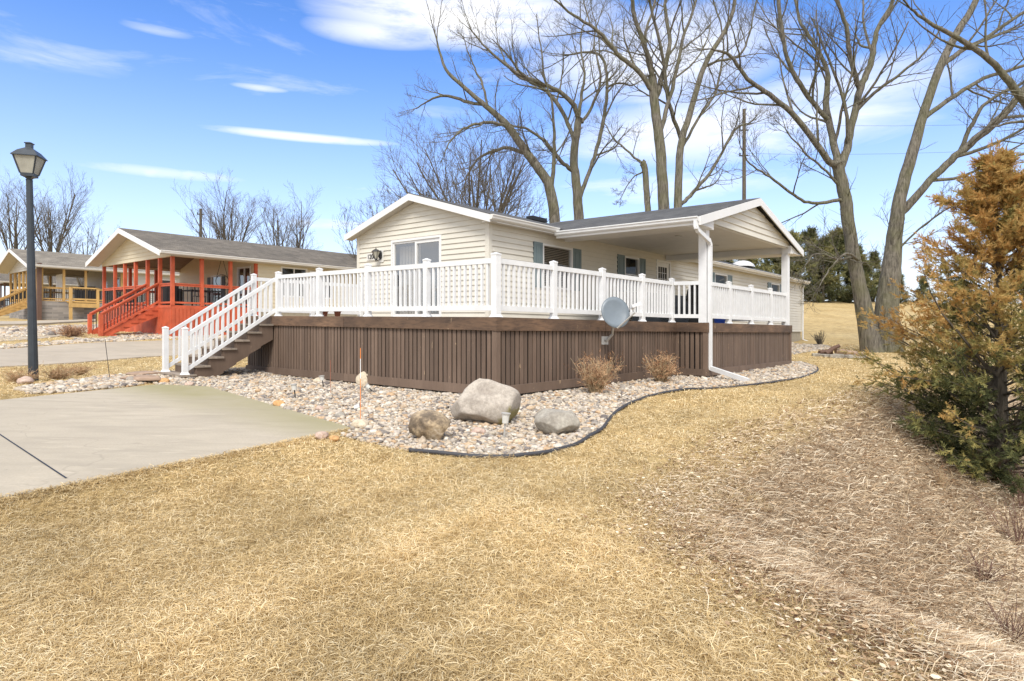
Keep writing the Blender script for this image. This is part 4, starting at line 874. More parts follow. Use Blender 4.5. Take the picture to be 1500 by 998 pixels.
limb_tree('bare_tree', 'tall leafless tree with spreading straight trunks behind the home left of the utility pole', 34.0,
 [(0, [(973, 345, 12), (972, 303, 11), (967, 216, 10), (960, 159, 9), (955, 110, 8)]), (1, [(992, 345, 9), (993, 298, 8), (997, 216, 7), (1013, 159, 6), (1032, 96, 5), (1070, 29, 4), (1080, -30, 3)]),
  (0, [(950, 345, 7), (949, 306, 6), (945, 252, 6), (941, 238, 7)])],
 [(0, -1, [(956, 115, 7), (952, 90, 6), (931, 29, 5), (922, -30, 4)]), (0, 1, [(960, 150, 7), (968, 119, 7), (981, 61, 5), (974, 7, 4), (985, -40, 3)]),
  (0, -2, [(960, 140, 6), (935, 105, 6), (905, 79, 5), (877, 47, 4), (840, 22, 3), (805, -5, 2)]), (0, 1, [(965, 200, 6), (985, 130, 5), (1000, 60, 4), (1020, 0, 3), (1030, -40, 2)]),
  (1, -2, [(998, 205, 5), (980, 150, 5), (970, 80, 4), (950, 0, 3)]), (1, 2, [(998, 300, 5), (1015, 282, 5), (1046, 245, 4), (1075, 192, 3), (1100, 180, 1.5)]),
  (1, 0, [(1032, 98, 4), (1050, 90, 3), (1085, 80, 3), (1100, 40, 2), (1110, -10, 2)]), (0, 0, [(941, 240, 3), (909, 213, 2.2), (891, 191, 1.5), (880, 165, 1)]),
  (0, 0, [(945, 250, 2.4), (925, 262, 1.5), (910, 290, 1)]), (1, 1, [(1000, 215, 4), (1025, 170, 3.5), (1050, 130, 3), (1060, 60, 2), (1045, 0, 2)]), (0, 2, [(958, 130, 4), (945, 60, 3.5), (960, 0, 3), (965, -40, 2)])], lvl=3, kids=(6, 7, 8), rmin=.006, rs=.60, rt=.74)
limb_tree('bare_tree', 'leafless tree bending left over the home roof with long arching limbs', 36.0,
 [(0, [(815, 355, 11), (813, 325, 11), (805, 274, 10), (790, 249, 9), (761, 209, 8), (740, 180, 7), (711, 155, 5), (682, 130, 4), (653, 101, 3), (640, 60, 1.5)])],
 [(0, -1, [(808, 275, 6), (811, 235, 5), (812, 202, 4), (810, 160, 3), (800, 120, 1.6)]), (0, 1, [(795, 252, 6), (780, 232, 5), (750, 218, 4.5), (729, 220, 4), (700, 234, 3), (682, 262, 2)]),
  (0, -2, [(745, 186, 4), (720, 180, 4), (690, 184, 3), (665, 200, 2), (650, 225, 1.2)]), (0, 2, [(711, 155, 4), (680, 148, 4), (650, 140, 3.5), (625, 150, 2), (608, 160, 1.2)]),
  (0, 1, [(716, 158, 3), (705, 120, 3), (695, 100, 2), (680, 60, 1.2)])], lvl=3, kids=(6, 7, 8), rmin=.006, rs=.60, rt=.74)
limb_tree('bare_tree', 'leafless tree with a forked trunk right of the bending tree behind the roof ridge', 37.0,
 [(0, [(848, 350, 10), (848, 317, 10), (844, 267, 9), (841, 230, 8), (848, 173, 7)])],
 [(0, -1, [(842, 252, 6), (826, 240, 5), (812, 224, 5), (797, 206, 4), (769, 188, 3), (745, 184, 2)]), (0, -2, [(848, 175, 6), (838, 150, 6), (815, 132, 5), (785, 120, 5), (755, 105, 4), (714, 72, 2.5), (690, 45, 1.5)]),
  (0, 1, [(847, 180, 5), (852, 140, 4), (856, 108, 3), (850, 60, 2), (860, 20, 1)]), (0, 2, [(849, 290, 6), (862, 255, 5), (872, 225, 5), (884, 180, 5), (889, 126, 4), (884, 87, 3.5), (862, 76, 3), (835, 80, 2)]),
  (0, 1, [(843, 225, 4), (835, 190, 5), (815, 150, 5), (790, 126, 4), (760, 112, 3), (740, 90, 2), (728, 60, 1.5)]), (0, 2, [(852, 180, 4), (870, 150, 3.5), (880, 110, 3), (870, 60, 2), (880, 20, 1)]),
  (0, 1, [(888, 130, 3), (905, 122, 2.5), (925, 125, 2), (940, 118, 1)])], lvl=3, kids=(6, 7, 8), rmin=.006, rs=.60, rt=.74)
limb_tree('bare_tree', 'leafless tree mostly out of frame whose thin limbs reach in at the upper right', 20.0,
 [(0, [(1640, 560, 22), (1630, 400, 20), (1600, 260, 17), (1560, 200, 14)])],
 [(0, -1, [(1565, 205, 12), (1530, 175, 9), (1500, 149, 8), (1465, 103, 6), (1421, 67, 5), (1369, 38, 3.5), (1335, 14, 2)]), (0, 1, [(1575, 215, 7), (1530, 190, 4), (1495, 178, 3), (1460, 185, 2)]), (0, -1, [(1600, 260, 6), (1540, 235, 4), (1500, 225, 3), (1470, 240, 1.5)])], lvl=3, kids=(3, 4, 6), rmin=.005)
def vase_tree(px, pyb, pyt, Y, label, nst=7, spread=.5, group='bare trees beyond the houses', mat='bark_far', kids=(5, 6, 8), rmin=.006):
    b = at(px, pyb, Y); b[2] = float(G(b[0], b[1]))-.1; top = at(px, pyt, Y)[2]; Ht = top-b[2]
    m = MB(); ml = MB(); tr = Ht*.3; pts = np.array([b, b+np.array([.05, 0, tr*.5]), b+np.array([0, 0, tr])]); r0 = Ht*.014; m.tube(pts, [r0*1.3, r0, r0*.85], 8)
    m.tube([pts[-1], pts[-1]+np.array([.1, 0, Ht*.25]), pts[-1]+np.array([-.1, 0, Ht*.45])], [r0*.8, r0*.5, r0*.2], 6)
    for k in range(nst):
        a = k*2*math.pi/nst+random.random(); s = spread*random.uniform(.5, 1.2); d = np.array([math.cos(a)*s, math.sin(a)*s, 1.])
        grow(ml, b+np.array([0, 0, tr*random.uniform(.75, 1.35)]), d, Ht*random.uniform(.47, .62), r0*.5, 3, .04, kids, .7, .07, rmin)
    t = thing('bare_tree', label, 'tree', b, group); m.build('trunk', mat, t); ml.build('branches', mat, t)
vase_tree(693, 400, 178, 33, 'dense many stemmed leafless tree rising behind the gable ridge of the cream home', 14, .8)
vase_tree(600, 400, 262, 36, 'low twiggy tree just left of the gable ridge of the cream home', 7, .7)
vase_tree(545, 400, 305, 38, 'small thin leafless tree at the left end of the cream home roof', 5, .6)
vase_tree(735, 400, 235, 31, 'scrubby leafless tree over the dark roof vent', 7, .8)
vase_tree(74, 440, 268, 62, 'leafless tree directly behind the lamp post', 8, .36)
vase_tree(22, 440, 268, 60, 'leafless tree left of the lamp post at the frame edge', 7, .34)
vase_tree(122, 440, 318, 70, 'smaller leafless tree between the two left houses', 7, .5)
vase_tree(330, 440, 280, 58, 'round leafless tree behind the roof of the red porch house', 12, .5)
vase_tree(405, 440, 292, 60, 'narrow leafless tree behind the roof right of the round one', 6, .2)
vase_tree(436, 440, 290, 62, 'slim leafless tree, rightmost behind the red porch house roof', 5, .12)
0 and vase_tree(372, 440, 300, 66, 'low leafless tree between the round and the narrow trees', 6, .5)

# ------------------------------------------------------------------ evergreens
def frame_from(d):
    d = d/np.linalg.norm(d, axis=1)[:, None]; up = np.where(np.abs(d[:, 2:3]) > .95, np.array([[1., 0, 0]]), np.array([[0, 0, 1.]]))
    x = np.cross(d, up); x /= np.linalg.norm(x, axis=1)[:, None]; y = np.cross(x, d); return np.stack([d, x, y], -1)
def spray_tpl(nl, seed, droop=.25):
    r_ = np.random.default_rng(seed); V = []; F = []
    for i in range(nl):
        t = (i+.5)/nl; side = (-1)**i; p = np.array([t, 0, -.12*t*t]); a = r_.uniform(.5, 1.0)*side; e = r_.normal(0, .45)
        d = np.array([math.cos(a)*math.cos(e), math.sin(a)*math.cos(e), math.sin(e)]); L = (.42*(1-t)+.14)*r_.uniform(.7, 1.2); w = nrm(np.cross(d, r_.normal(0, 1, 3)))*.035
        b = len(V); V += [p-w, p+w, p+d*L*.6+w*1.0, p+d*L]; F += [(b, b+1, b+2), (b, b+2, b+3)]
    return np.array(V), np.array(F)
def sprays(pos, dirs, size, tint, nl=18, seed=1):
    v, f = spray_tpl(nl, seed); R = frame_from(dirs); n = len(pos); roll = rng.uniform(-1, 1, n); R = R @ rotx(roll)
    V = np.einsum('nij,nkj->nki', R, v[None]*size[:, None, None])+pos[:, None]; F = (f[None]+(np.arange(n)*len(v))[:, None, None]).reshape(-1, 3)
    return V.reshape(-1, 3), F, np.clip(np.repeat(tint, len(v))+rng.normal(0, .07, n*len(v)), 0, 1)
def cedar(base, H, Rm, nb, ns, ssz, mat, label, tintf, name='cedar_tree', group=None, nl=18, prof=None, lean=0):
    t = thing(name, label, 'tree', base, group); m = MB(); m.tube([base-np.array([0, 0, .2]), base+np.array([lean*.3, 0, H*.4]), base+np.array([lean, 0, H*.97])], [H*.022, H*.014, .01], 8); pos = []; dr = []; 
    for k in range(nb):
        h = H*(.03+.95*(k+random.random())/nb); f = h/H; a = random.uniform(0, 2*math.pi)
        R = Rm*random.choice((.8, 1., 1., 1.25))*(prof(f) if prof else (1-f)**.75*min(1, .55+f*2.2))*random.uniform(.6, 1.15)*(1+.18*math.sin(3*a+7*f)); el = random.uniform(.1, .5)+.5*f
        d = nrm([math.cos(a), math.sin(a), math.tan(el)*.8]); p = base+np.array([lean*f, 0, h-R*.25]); pts = [p]; n = 6
        for i in range(n): d = nrm(d+vr(.14)+np.array([0, 0, .02])); pts.append(pts[-1]+d*R/n)
        pts = np.array(pts); m.tube(pts, np.linspace(max(.006, R*.012), .003, n+1), 3, cap=False)
        q = ns
        for j in range(q):
            tt_ = random.uniform(.22, 1.0)**.8*n; i = min(int(tt_), n-1); g_ = tt_-i; pp = pts[i]*(1-g_)+pts[i+1]*g_; dd_ = nrm(nrm(pts[i+1]-pts[i])*.9+vr(.85)+np.array([0, 0, .12])); pos.append(pp+vr(.05*R)); dr.append(dd_)
    for k in range(int(nb*.25)): pos.append(base+np.array([lean, 0, H*random.uniform(.8, 1.0)])+vr(.06*Rm)); dr.append(nrm(vr(.5)+np.array([0, 0, 1.])))
    pos = np.array(pos); dr = np.array(dr); sz = ssz*rng.uniform(.6, 1.35, len(pos))
    V, F, T = sprays(pos, dr, sz, tintf(pos, base, H), nl); m.build('trunk', 'bark_far', t); mk('crown', V, F, mat, t, T=T)
    return t
BR = rng.random((40, 8))
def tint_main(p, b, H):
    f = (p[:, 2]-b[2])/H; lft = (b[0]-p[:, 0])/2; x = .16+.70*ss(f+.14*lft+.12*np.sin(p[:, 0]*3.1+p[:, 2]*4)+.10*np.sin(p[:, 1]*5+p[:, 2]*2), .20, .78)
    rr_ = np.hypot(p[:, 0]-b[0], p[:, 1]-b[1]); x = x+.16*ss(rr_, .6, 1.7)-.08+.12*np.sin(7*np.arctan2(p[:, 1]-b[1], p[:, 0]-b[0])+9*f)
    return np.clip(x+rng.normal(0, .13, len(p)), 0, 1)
cb = np.array([7.4, 9.4, float(G(7.4, 9.4))])
cedar(cb, 4.95, 1.95, 330, 38, .15, 'cedar', 'big olive and rusty cedar at the right edge of the bank', tint_main, nl=20, prof=lambda f: (.66+.85*f if f < .35 else .96*((1-f)/.65)**.98+.04), lean=-.12)
# rusty cedar branch clump hanging left is part of its uneven outline
egs = []
def tint_eg(p, b, H): return np.clip(.35+.3*np.sin(p[:, 0]*1.2+p[:, 2]*2+p[:, 1])+rng.normal(0, .2, len(p))+.3*((p[:, 2]-b[2])/H-.4), 0, 1)
proto = None
def copy_thing(src, loc, scale, rot, label):
    r_ = src.copy(); COL.objects.link(r_); r_.location = loc; r_.scale = (scale[0], scale[0], scale[1]); r_.rotation_euler = (0, 0, rot); r_['label'] = label
    for ch in [o for o in src.children]: c_ = ch.copy(); COL.objects.link(c_); c_.parent = r_
    return r_
EG = [(1100, 352, 62, 'dark evergreen seen just under the porch beam'), (1130, 362, 66, 'dark evergreen showing through the open porch, right of the first'), (1160, 345, 64, 'evergreen rising just right of the porch gable'),
      (1185, 338, 66, 'tallest evergreen between the porch gable and the forked tree'), (1206, 350, 63, 'evergreen in the middle of the row beyond the lawn'), (1228, 341, 66, 'evergreen just left of the forked tree trunk'), (1255, 362, 63, 'evergreen seen past the left trunk of the forked tree'),
      (1280, 372, 66, 'evergreen seen between the two trunks of the forked tree'), (1318, 402, 64, 'low evergreen right of the forked tree'), (1352, 408, 66, 'evergreen half hidden by the rusty cedar'), (1060, 362, 68, 'evergreen showing faintly through the porch, leftmost of the row')]
for i, (px, pt, Y, lab) in enumerate(EG):
    b = at(px, 440, Y); b[2] = float(G(b[0], b[1]))-.2; Hh = at(px, pt, Y)[2]-b[2]
    if i in (0, 3): cur = cedar(b, Hh, Hh*.42, 90, 26, .62, 'evergreen', lab, tint_eg, 'evergreen_tree', 'evergreen trees beyond the dry lawn', nl=12); egs.append((cur, Hh))
    else:
        s_, h_ = egs[-1] if random.random() < .6 else egs[0]; copy_thing(s_, wz(b), (random.uniform(.9, 1.2)*Hh/h_, Hh/h_), random.uniform(0, 6), lab)

# ------------------------------------------------------------------ shrubs and weeds
def shrub(px, py, hpx, label, nst=70, leaf=True, mat='tan_stem', spread=.6, grp=None, name='shrub', nleaf=5, ls=.03):
    b = gp3(px, py); H = hpx*b[1]/FPX; m = MB(); P_, D_ = [], []
    for k in range(nst):
        a = random.uniform(0, 6.28); s = random.uniform(0, spread); d = np.array([math.cos(a)*s, math.sin(a)*s, 1.]); p = b+np.array([math.cos(a), math.sin(a), 0])*H*.12*random.random(); pts = [p-np.array([0, 0, .03])]; d = nrm(d); L = H*random.uniform(.45, 1.05)/max(.5, d[2])*.9
        for i in range(5): d = nrm(d+vr(.16)); pts.append(pts[-1]+d*L/5)
        m.tube(pts, np.linspace(.005, .002, 6)*max(1, b[1]/10), 3, cap=False)
        for j in range(2): p2 = pts[random.randint(2, 4)]; dd_ = nrm(d+vr(.8)); m.tube([p2, p2+dd_*L*.12, p2+dd_*L*.22+vr(.02)], .002*max(1, b[1]/10), 3, cap=False); P_.append(p2+dd_*L*.22); D_.append(dd_)
        for j in range(nleaf): i = random.randint(2, 5); P_.append(pts[i]+vr(.03)); D_.append(nrm(vr()+np.array([0, 0, .6])))
    t = thing(name, label, 'shrub', b, grp); m.build('stems', mat, t)
    if leaf:
        V, F, T = sprays(np.array(P_), np.array(D_), ls*rng.uniform(.6, 1.4, len(P_))*b[1]/10, rng.random(len(P_)), 6, 3); mk('dry_leaves', V, F, 'rust_leaf', t, T=T)
shrub(872, 578, 62, 'larger rust brown dormant shrub in the stone bed below the satellite dish', 110, spread=.75, ls=.11, nleaf=3)
shrub(969, 561, 48, 'smaller dormant rust brown shrub in the bed nearer the porch corner', 90, spread=.65, ls=.10, nleaf=3)
shrub(1201, 506, 24, 'small bare twiggy shrub on the lawn beyond the far house corner', 40, leaf=False, mat='bark_far', spread=.5)
shrub(105, 494, 18, 'tangled reddish brush mound in pale stones before the stone base house', 120, leaf=True, mat='twig_red', spread=1.8, ls=.05, name='brush')
shrub(1092, 540, 24, 'thin pale dead plant against the far deck skirt', 5, leaf=True, spread=.3, ls=.05, name='dead_plant') if False else shrub(1142, 535, 20, 'thin pale dead plant against the far end of the deck skirt', 5, spread=.35, ls=.06, name='dead_plant')
for px, py, h_, lab in ((30, 561, 22, 'clump of flattened tan dead stalks left of the lamp post'), (85, 556, 20, 'clump of dead stalks just right of the lamp post'), (112, 551, 18, 'reddish dead perennial clump beside the stones right of the lamp post')):
    shrub(px, py, h_, lab, 90, leaf=True, mat='tan_stem', spread=1.8, name='dead_perennial', ls=.05, grp='dead perennials around the lamp post')
def stalk(pl, label, Y=None, r=.0035, mat='tan_stem', name='dry_stalk', side=True):
    b = gp3(*pl[0]); m = MB(); pts = [b]; dy = 0
    for i, (px, py) in enumerate(pl[1:]): dy += .12; pts.append(at(px, py, b[1]+dy))
    pts, rr = smooth(pts, np.linspace(r, r*.4, len(pts))); m.tube(pts, rr, 4, cap=False)
    if side:
        for k in range(5): i = random.randint(len(pts)//3, len(pts)-1); d = nrm(vr()+np.array([0, 0, .8])); m.tube([pts[i], pts[i]+d*.05, pts[i]+d*.1+vr(.02)], r*.4, 3, cap=False)
    tag(m.build(name, mat, base=b), label, 'stalk', 'dry stalks standing on the bank')
for pl, lab in (([(1265, 742), (1270, 700), (1277, 668)], 'thin dry stalk standing in the middle of the bank'), ([(1318, 760), (1330, 720), (1338, 700)], 'short dry stalk right of the middle of the bank'),
    ([(1140, 665), (1165, 640), (1172, 612)], 'forked dry stalk at the upper left of the bank'), ([(1120, 672), (1150, 655), (1185, 640)], 'leaning dry stalk at the top left of the bank'),
    ([(1355, 815), (1400, 760), (1425, 735)], 'pale long stalk arching up right of the bank'), ([(1380, 850), (1440, 815), (1500, 790)], 'pale long stalk leaning right near the frame edge'),
    ([(1330, 830), (1400, 800), (1470, 765)], 'long stalk leaning flat over the litter on the right'), ([(1430, 880), (1470, 876), (1515, 872)], 'pale stalk lying almost flat at the lower right'),
    ([(1445, 930), (1480, 860), (1495, 780)], 'tall reddish stalk at the right frame edge'), ([(1385, 700), (1378, 670), (1372, 650)], 'small twig upright below the cedar'),
    ([(1170, 640), (1160, 600), (1150, 565)], 'thin forked weed standing on the lawn edge before the edging')): stalk(pl, lab, mat='twig_red' if 'reddish' in lab or 'twig' in lab else 'tan_stem', r=.003)
shrub(1378, 716, 34, 'small rusty tuft of dry weed on the upper bank', 26, spread=.4, ls=.04, name='weed_tuft')
for k, (px, py, h_, s_, lab) in enumerate(((1478, 715, 60, 1.0, 'tangle of bare pinkish twigs under the cedar at the right edge'), (1440, 690, 45, .8, 'bare twigs poking out under the cedar skirt'), (1490, 800, 80, .9, 'red stemmed brambles at the right frame edge'), (1480, 940, 70, 1.2, 'matted brambles at the lower right corner'), (1495, 745, 70, 1.0, 'dense bare bramble stems just below the cedar at the frame edge'), (1440, 850, 45, 1.4, 'low sprawling brambles inside the ditch at the right'))):
    shrub(px, py, h_, lab, 30, leaf=False, mat='twig_red', spread=s_, name='bramble', grp='brambles along the ditch')
# brown leaf skirt under cedar
# ------------------------------------------------------------------ small yard things
def solar(px, py, hpx, tilt, label):
    b = gp3(px, py); H = hpx*1.12*b[1]/FPX; top = b+np.array([tilt*H, 0, H*math.sqrt(max(.1, 1-tilt*tilt))]); t = thing('solar_light', label, 'garden light', b, 'solar lights in the stone bed'); d = nrm(top-b)
    m = MB(); m.tube([b-d*.03, b+d*(H*.68)], .011, 6); m.build('stake', 'galv' if hpx > 35 else 'iron', t)
    m = MB(); m.tube([b+d*H*.62, b+d*H*.95], [.036, .046], 12); m.build('lens', 'frost', t)
    m = MB(); m.tube([b+d*H*.95, b+d*H*.99, b+d*H], [.056, .056, .035], 12); m.build('cap', 'galv', t)
solar(738, 645, 36, .08, 'solar light upright in front of the largest boulder'); solar(433, 586, 21, -.12, 'small solar light leaning in the stones beside the driveway'); solar(474, 569, 17, -.15, 'small solar light before the whitish stone by the skirt'); solar(550, 577, 17, -.75, 'fallen over solar light beside the pointed pale stone'); solar(505, 603, 22, .97, 'solar light lying flat in the stones by the striped stake')
def stake(px, py, pt, cols, label, r=.0045, lean=0):
    b = gp3(px, py); H = (py-pt)*b[1]/FPX; t = thing('marker_stake', label, 'stake', b)
    for f0, f1, c_ in cols: m = MB(); m.tube([b+np.array([lean*f0, 0, H*f0]), b+np.array([lean*f1, 0, H*f1])], r, 6); m.build('stake_band', c_, t)
stake(528, 622, 510, ((0, .60, 'orange'), (.6, .86, 'white'), (.86, 1, 'orange')), 'tall orange and white striped driveway marker before the deck skirt')
stake(484, 580, 528, ((0, .55, 'pot'), (.55, 1, 'pot')), 'thin rust coloured rod standing in the stones', .004); stake(470, 552, 528, ((0, 1, 'tan_stem'),), 'thin pale rod behind the whitish stone', .005, .05)
stake(161, 556, 498, ((0, .35, 'iron'), (.35, 1, 'iron')), 'thin dark wire stake in the grass strip left of the steps', .006, -.1)
# fire ring with logs
fb_ = gp3(1228, 523); t = thing('fire_pit', 'flat stone ring with charred logs on the lawn before the forked tree', 'fire pit', fb_)
for k in range(9):
    a = k*2*math.pi/9; c_ = fb_+np.array([math.cos(a)*.75, math.sin(a)*.7, 0]); m = MB(); u_ = np.array([-math.sin(a), math.cos(a), 0]); w_ = np.array([math.cos(a), math.sin(a), 0])
    m.hexa([c_-u_*.24-w_*.13, c_+u_*.24-w_*.13, c_+u_*.22+w_*.13, c_-u_*.22+w_*.13, c_-u_*.24-w_*.13+np.array([0, 0, .10]), c_+u_*.23-w_*.12+np.array([0, 0, .11]), c_+u_*.22+w_*.13+np.array([0, 0, .09]), c_-u_*.2+w_*.12+np.array([0, 0, .1])]); m.build('ring_stone', 'rock_grey', t)
for k, (x0, x1, y_, z0_, z1_, mt) in enumerate(((-.5, .0, -.1, .12, .42, 'brownpost'), (-.1, .55, .0, .2, .16, 'slate'), (.1, .8, -.3, .14, .12, 'slate'), (-.6, -.1, .2, .14, .15, 'brownpost'))):
    m = MB(); m.tube([fb_+np.array([x0, y_, z0_]), fb_+np.array([(x0+x1)/2, y_+.05, (z0_+z1_)/2+.02]), fb_+np.array([x1, y_, z1_])], [.08, .085, .06], 8); m.build('log', mt, t)
# utility poles
def upole(px, py_top, Y, label, arms):
    b = at(px, 440, Y); b[2] = float(G(b[0], b[1]))-.2; top = at(px, py_top, Y); t = thing('utility_pole', label, 'utility pole', b); m = MB(); m.tube([b, top], [.17, .12], 10); m.build('pole', 'bark_far', t)
    for f in arms: c_ = b*(1-f)+top*f; m = MB(); m.bar(c_+np.array([-.35, 0, 0]), c_+np.array([.3, 0, .02]), .08, .08); m.tube([c_+np.array([-.3, 0, 0]), c_+np.array([-.3, 0, .2])], .05, 6); m.build('insulator', 'iron', t)
    return top
t1 = upole(1090, 160, 45, 'tall wooden utility pole rising behind the porch ridge', (.78, .9)); t2 = upole(294, 306, 60, 'short wooden utility pole behind the red porch house roof', (.95,))
for k, (dz, lab) in enumerate(((-1.0, 'upper overhead power line crossing the sky behind the trees'), (-3.2, 'lower overhead power line crossing the sky behind the trees'))):
    a = t1+np.array([0, 0, dz]); b_ = a+np.array([45., -4, 2.2+k]); m = MB(); m.tube([a*(1-s_)+b_*s_-np.array([0, 0, 1.2*4*s_*(1-s_)]) for s_ in np.linspace(0, 1, 14)], .008, 4); tag(m.build('power_line', 'iron'), lab, 'wire', 'overhead wires')

# street lamp
lb = gp3(49, 559); Yl = lb[1]; t = thing('street_lamp', 'dark green black lamp post with four sided lantern at the left edge', 'street lamp', lb)
tp = at(43, 264, Yl); m = MB(); m.tube([lb-np.array([0, 0, .1]), lb+(tp-lb)*.0+np.array([0, 0, .03]), lb+(tp-lb)*.3, tp], [.085, .085, .075, .055], 12); m.build('pole', 'black_metal', t, smooth=False)
m = MB(); lathe(m, tp, [(.06, -.02), (.065, .0), (.05, .015), (.075, .04), (.12, .055), (.15, .06), (.155, .12)], 4, math.pi/4+.25); base_l = m.build('lantern_base', 'black_metal', t)
m = MB(); lathe(m, tp, [(.15, .12), (.265, .44)], 4, math.pi/4+.25); m.build('lantern_glass', 'lamp_pane', t)
m = MB(); 
for j in range(4):
    a = j*math.pi/2+math.pi/4+.25; e = np.array([math.cos(a), math.sin(a), 0]); m.bar(tp+e*.155+np.array([0, 0, .11]), tp+e*.272+np.array([0, 0, .445]), .022, .022)
m.build('lantern_frame', 'black_metal', t)
m = MB(); lathe(m, tp, [(.31, .435), (.31, .45), (.20, .55), (.07, .62), (.07, .69), (.09, .70), (.09, .715), (.0, .74)], 4, math.pi/4+.25); m.build('lantern_roof', 'black_metal', t)

# ------------------------------------------------------------------ neighbour houses
def neighbour(R0, fl, zg, W, Lp, Lh, zwall, zr, over, mats, label, posts_v, posts_u, stair, zbase_fn=None, deckmat=None, postmat=None, skirtmat=None, balmat=None, wins=(), name='house', roofm='roof_brown', floor_gap=None):
    """R0: near corner of porch; u=Ld, v=Fd."""
    Q = lambda u, v, z: R0+u*Ld+v*Fd+np.array([0, 0, z])
    h = thing(name, label, 'house', R0+np.array([0, 0, zg])); VM = W/2; sl_ = (zr-zwall)/VM
    rz_ = lambda v: zr-sl_*abs(v-VM)
    B = lambda mb, *a, **k: mb.box(*a, Pf=Q, **k)
    # body walls
    m = MB(); siding(m, lambda a, o, z: Q(Lp-o, a, z), 0, W, fl-.1, zwall-.02, -1, [(w[0]-.04, w[1]+.04, w[2]-.04, w[3]+.04) for w in wins if w[4] == 'f'], gable=(VM, zr-.1), step=.18); m.build('front_wall', mats, h)
    m = MB(); siding(m, lambda a, o, z: Q(a, -o, z), Lp, Lh, fl-.1, zwall-.02, -1, [(w[0]-.04, w[1]+.04, w[2]-.04, w[3]+.04) for w in wins if w[4] == 's'], step=.18); m.build('side_wall', mats, h)
    m = MB(); siding(m, lambda a, o, z: Q(a, W+o, z), Lp, Lh, fl-.1, zwall-.02, 1, step=.2); m.build('side_wall', mats, h)
    m = MB(); B(m, Lp+.03, Lh, .03, W-.03, zg-1, fl-.1); m.build('foundation', 'found', h)
    for w in wins:
        Pf = (lambda a, o, z: Q(Lp-o, a, z)) if w[4] == 'f' else (lambda a, o, z: Q(a, -o, z))
        window(h, Pf, w[0], w[1], w[2], w[3], (((w[0]+w[1])/2),) if w[5] else (), fw=.08, name=w[6] if len(w) > 6 else 'window')
        if len(w) > 7:
            for a, b in ((w[0]-.5, w[0]-.1), (w[1]+.1, w[1]+.5)):
                m = MB(); m.hexa([Pf(a, .0, w[2]), Pf(b, .0, w[2]), Pf(b, .04, w[2]), Pf(a, .04, w[2]), Pf(a, .0, w[3]), Pf(b, .0, w[3]), Pf(b, .04, w[3]), Pf(a, .04, w[3])]); m.build('shutter', 'dark', h)
    r = MB(); u0, u1 = -over, Lh+.3; va, vb = -.45, W+.45
    for a, b in ((va, VM), (VM, vb)):
        r.hexa([Q(u0, a, rz_(a)), Q(u1, a, rz_(a)), Q(u1, b, rz_(b)), Q(u0, b, rz_(b)), Q(u0, a, rz_(a)+.06), Q(u1, a, rz_(a)+.06), Q(u1, b, rz_(b)+.06), Q(u0, b, rz_(b)+.06)])
    r.build('roof', roofm, h)
    m = MB()
    for a, b in ((va, VM), (VM, vb)):
        m = MB(); m.hexa([Q(u0-.03, a, rz_(a)-.2), Q(u0-.002, a, rz_(a)-.2), Q(u0-.002, b, rz_(b)-.2), Q(u0-.03, b, rz_(b)-.2), Q(u0-.03, a, rz_(a)+.04), Q(u0-.002, a, rz_(a)+.04), Q(u0-.002, b, rz_(b)+.04), Q(u0-.03, b, rz_(b)+.04)]); m.build('rake_board', 'trim', h)
    m = MB()
    for a, b in ((va, VM), (VM, vb)):
        m.hexa([Q(u0, a, rz_(a)-.13), Q(-.02, a, rz_(a)-.13), Q(-.02, b, rz_(b)-.13), Q(u0, b, rz_(b)-.13), Q(u0, a, rz_(a)-.11), Q(-.02, a, rz_(a)-.11), Q(-.02, b, rz_(b)-.11), Q(u0, b, rz_(b)-.11)])
    B(m, 0, Lh, va, -.02, rz_(va)-.13, rz_(va)-.11); m.build('soffit', 'soffit', h)
    m = MB(); gutter(m, Q(u0, va, 0), Q(u1, va, 0), -Fd, rz_(va)+.04, .13, .14); m.build('gutter', 'trim', h)
    m = MB(); siding(m, lambda a, o, z: Q(-o, a, z), 0, W, zwall-.26, zwall-.02, -1, gable=(VM, zr-.12), step=.18); m.build('porch_gable', mats, h)
    m = MB(); B(m, 0.0, Lp, -.01, .1, zwall-.26, zwall-.02); B(m, 0.0, Lp, W-.1, W+.01, zwall-.26, zwall-.02); B(m, .02, .1, .1, W-.1, zwall-.26, zwall-.1); m.build('porch_beam', mats, h)
    m = MB()
    for a, b in ((0.02, VM), (VM, W-.02)):
        m.hexa([Q(.05, a, rz_(a)-.16), Q(Lp-.03, a, rz_(a)-.16), Q(Lp-.03, b, rz_(b)-.16), Q(.05, b, rz_(b)-.16), Q(.05, a, rz_(a)-.12), Q(Lp-.03, a, rz_(a)-.12), Q(Lp-.03, b, rz_(b)-.12), Q(.05, b, rz_(b)-.12)])
    m.build('porch_ceiling', 'porchwood', h)
    # porch deck
    m = MB(); B(m, .02, Lp, 0.02, W-.02, fl-.06, fl); m.build('porch_floor', deckmat, h)
    m = MB(); B(m, 0, .06, 0, W, zg-.4, fl-.06); B(m, .06, Lp+.0, 0, .06, zg-.4, fl-.06); B(m, .06, Lp, W-.06, W, zg-.4, fl-.06)
    if skirtmat == 'redpaint':
        v_ = 0
        while v_ < W: B(m, -.018, 0, v_+.01, v_+.14, zg-.4, fl-.12); v_ += .16
        v_ = 0
        while v_ < Lp: B(m, v_+.01, v_+.14, -.018, 0, zg-.4, fl-.12); v_ += .16
        B(m, -.03, 0, 0, W, fl-.12, fl+.002)
    m.build('porch_base', skirtmat, h)
    pw = .07
    for v_ in posts_v: m = MB(); B(m, .0, 2*pw, v_-pw, v_+pw, fl, zwall-.26); m.build('porch_post', postmat, h)
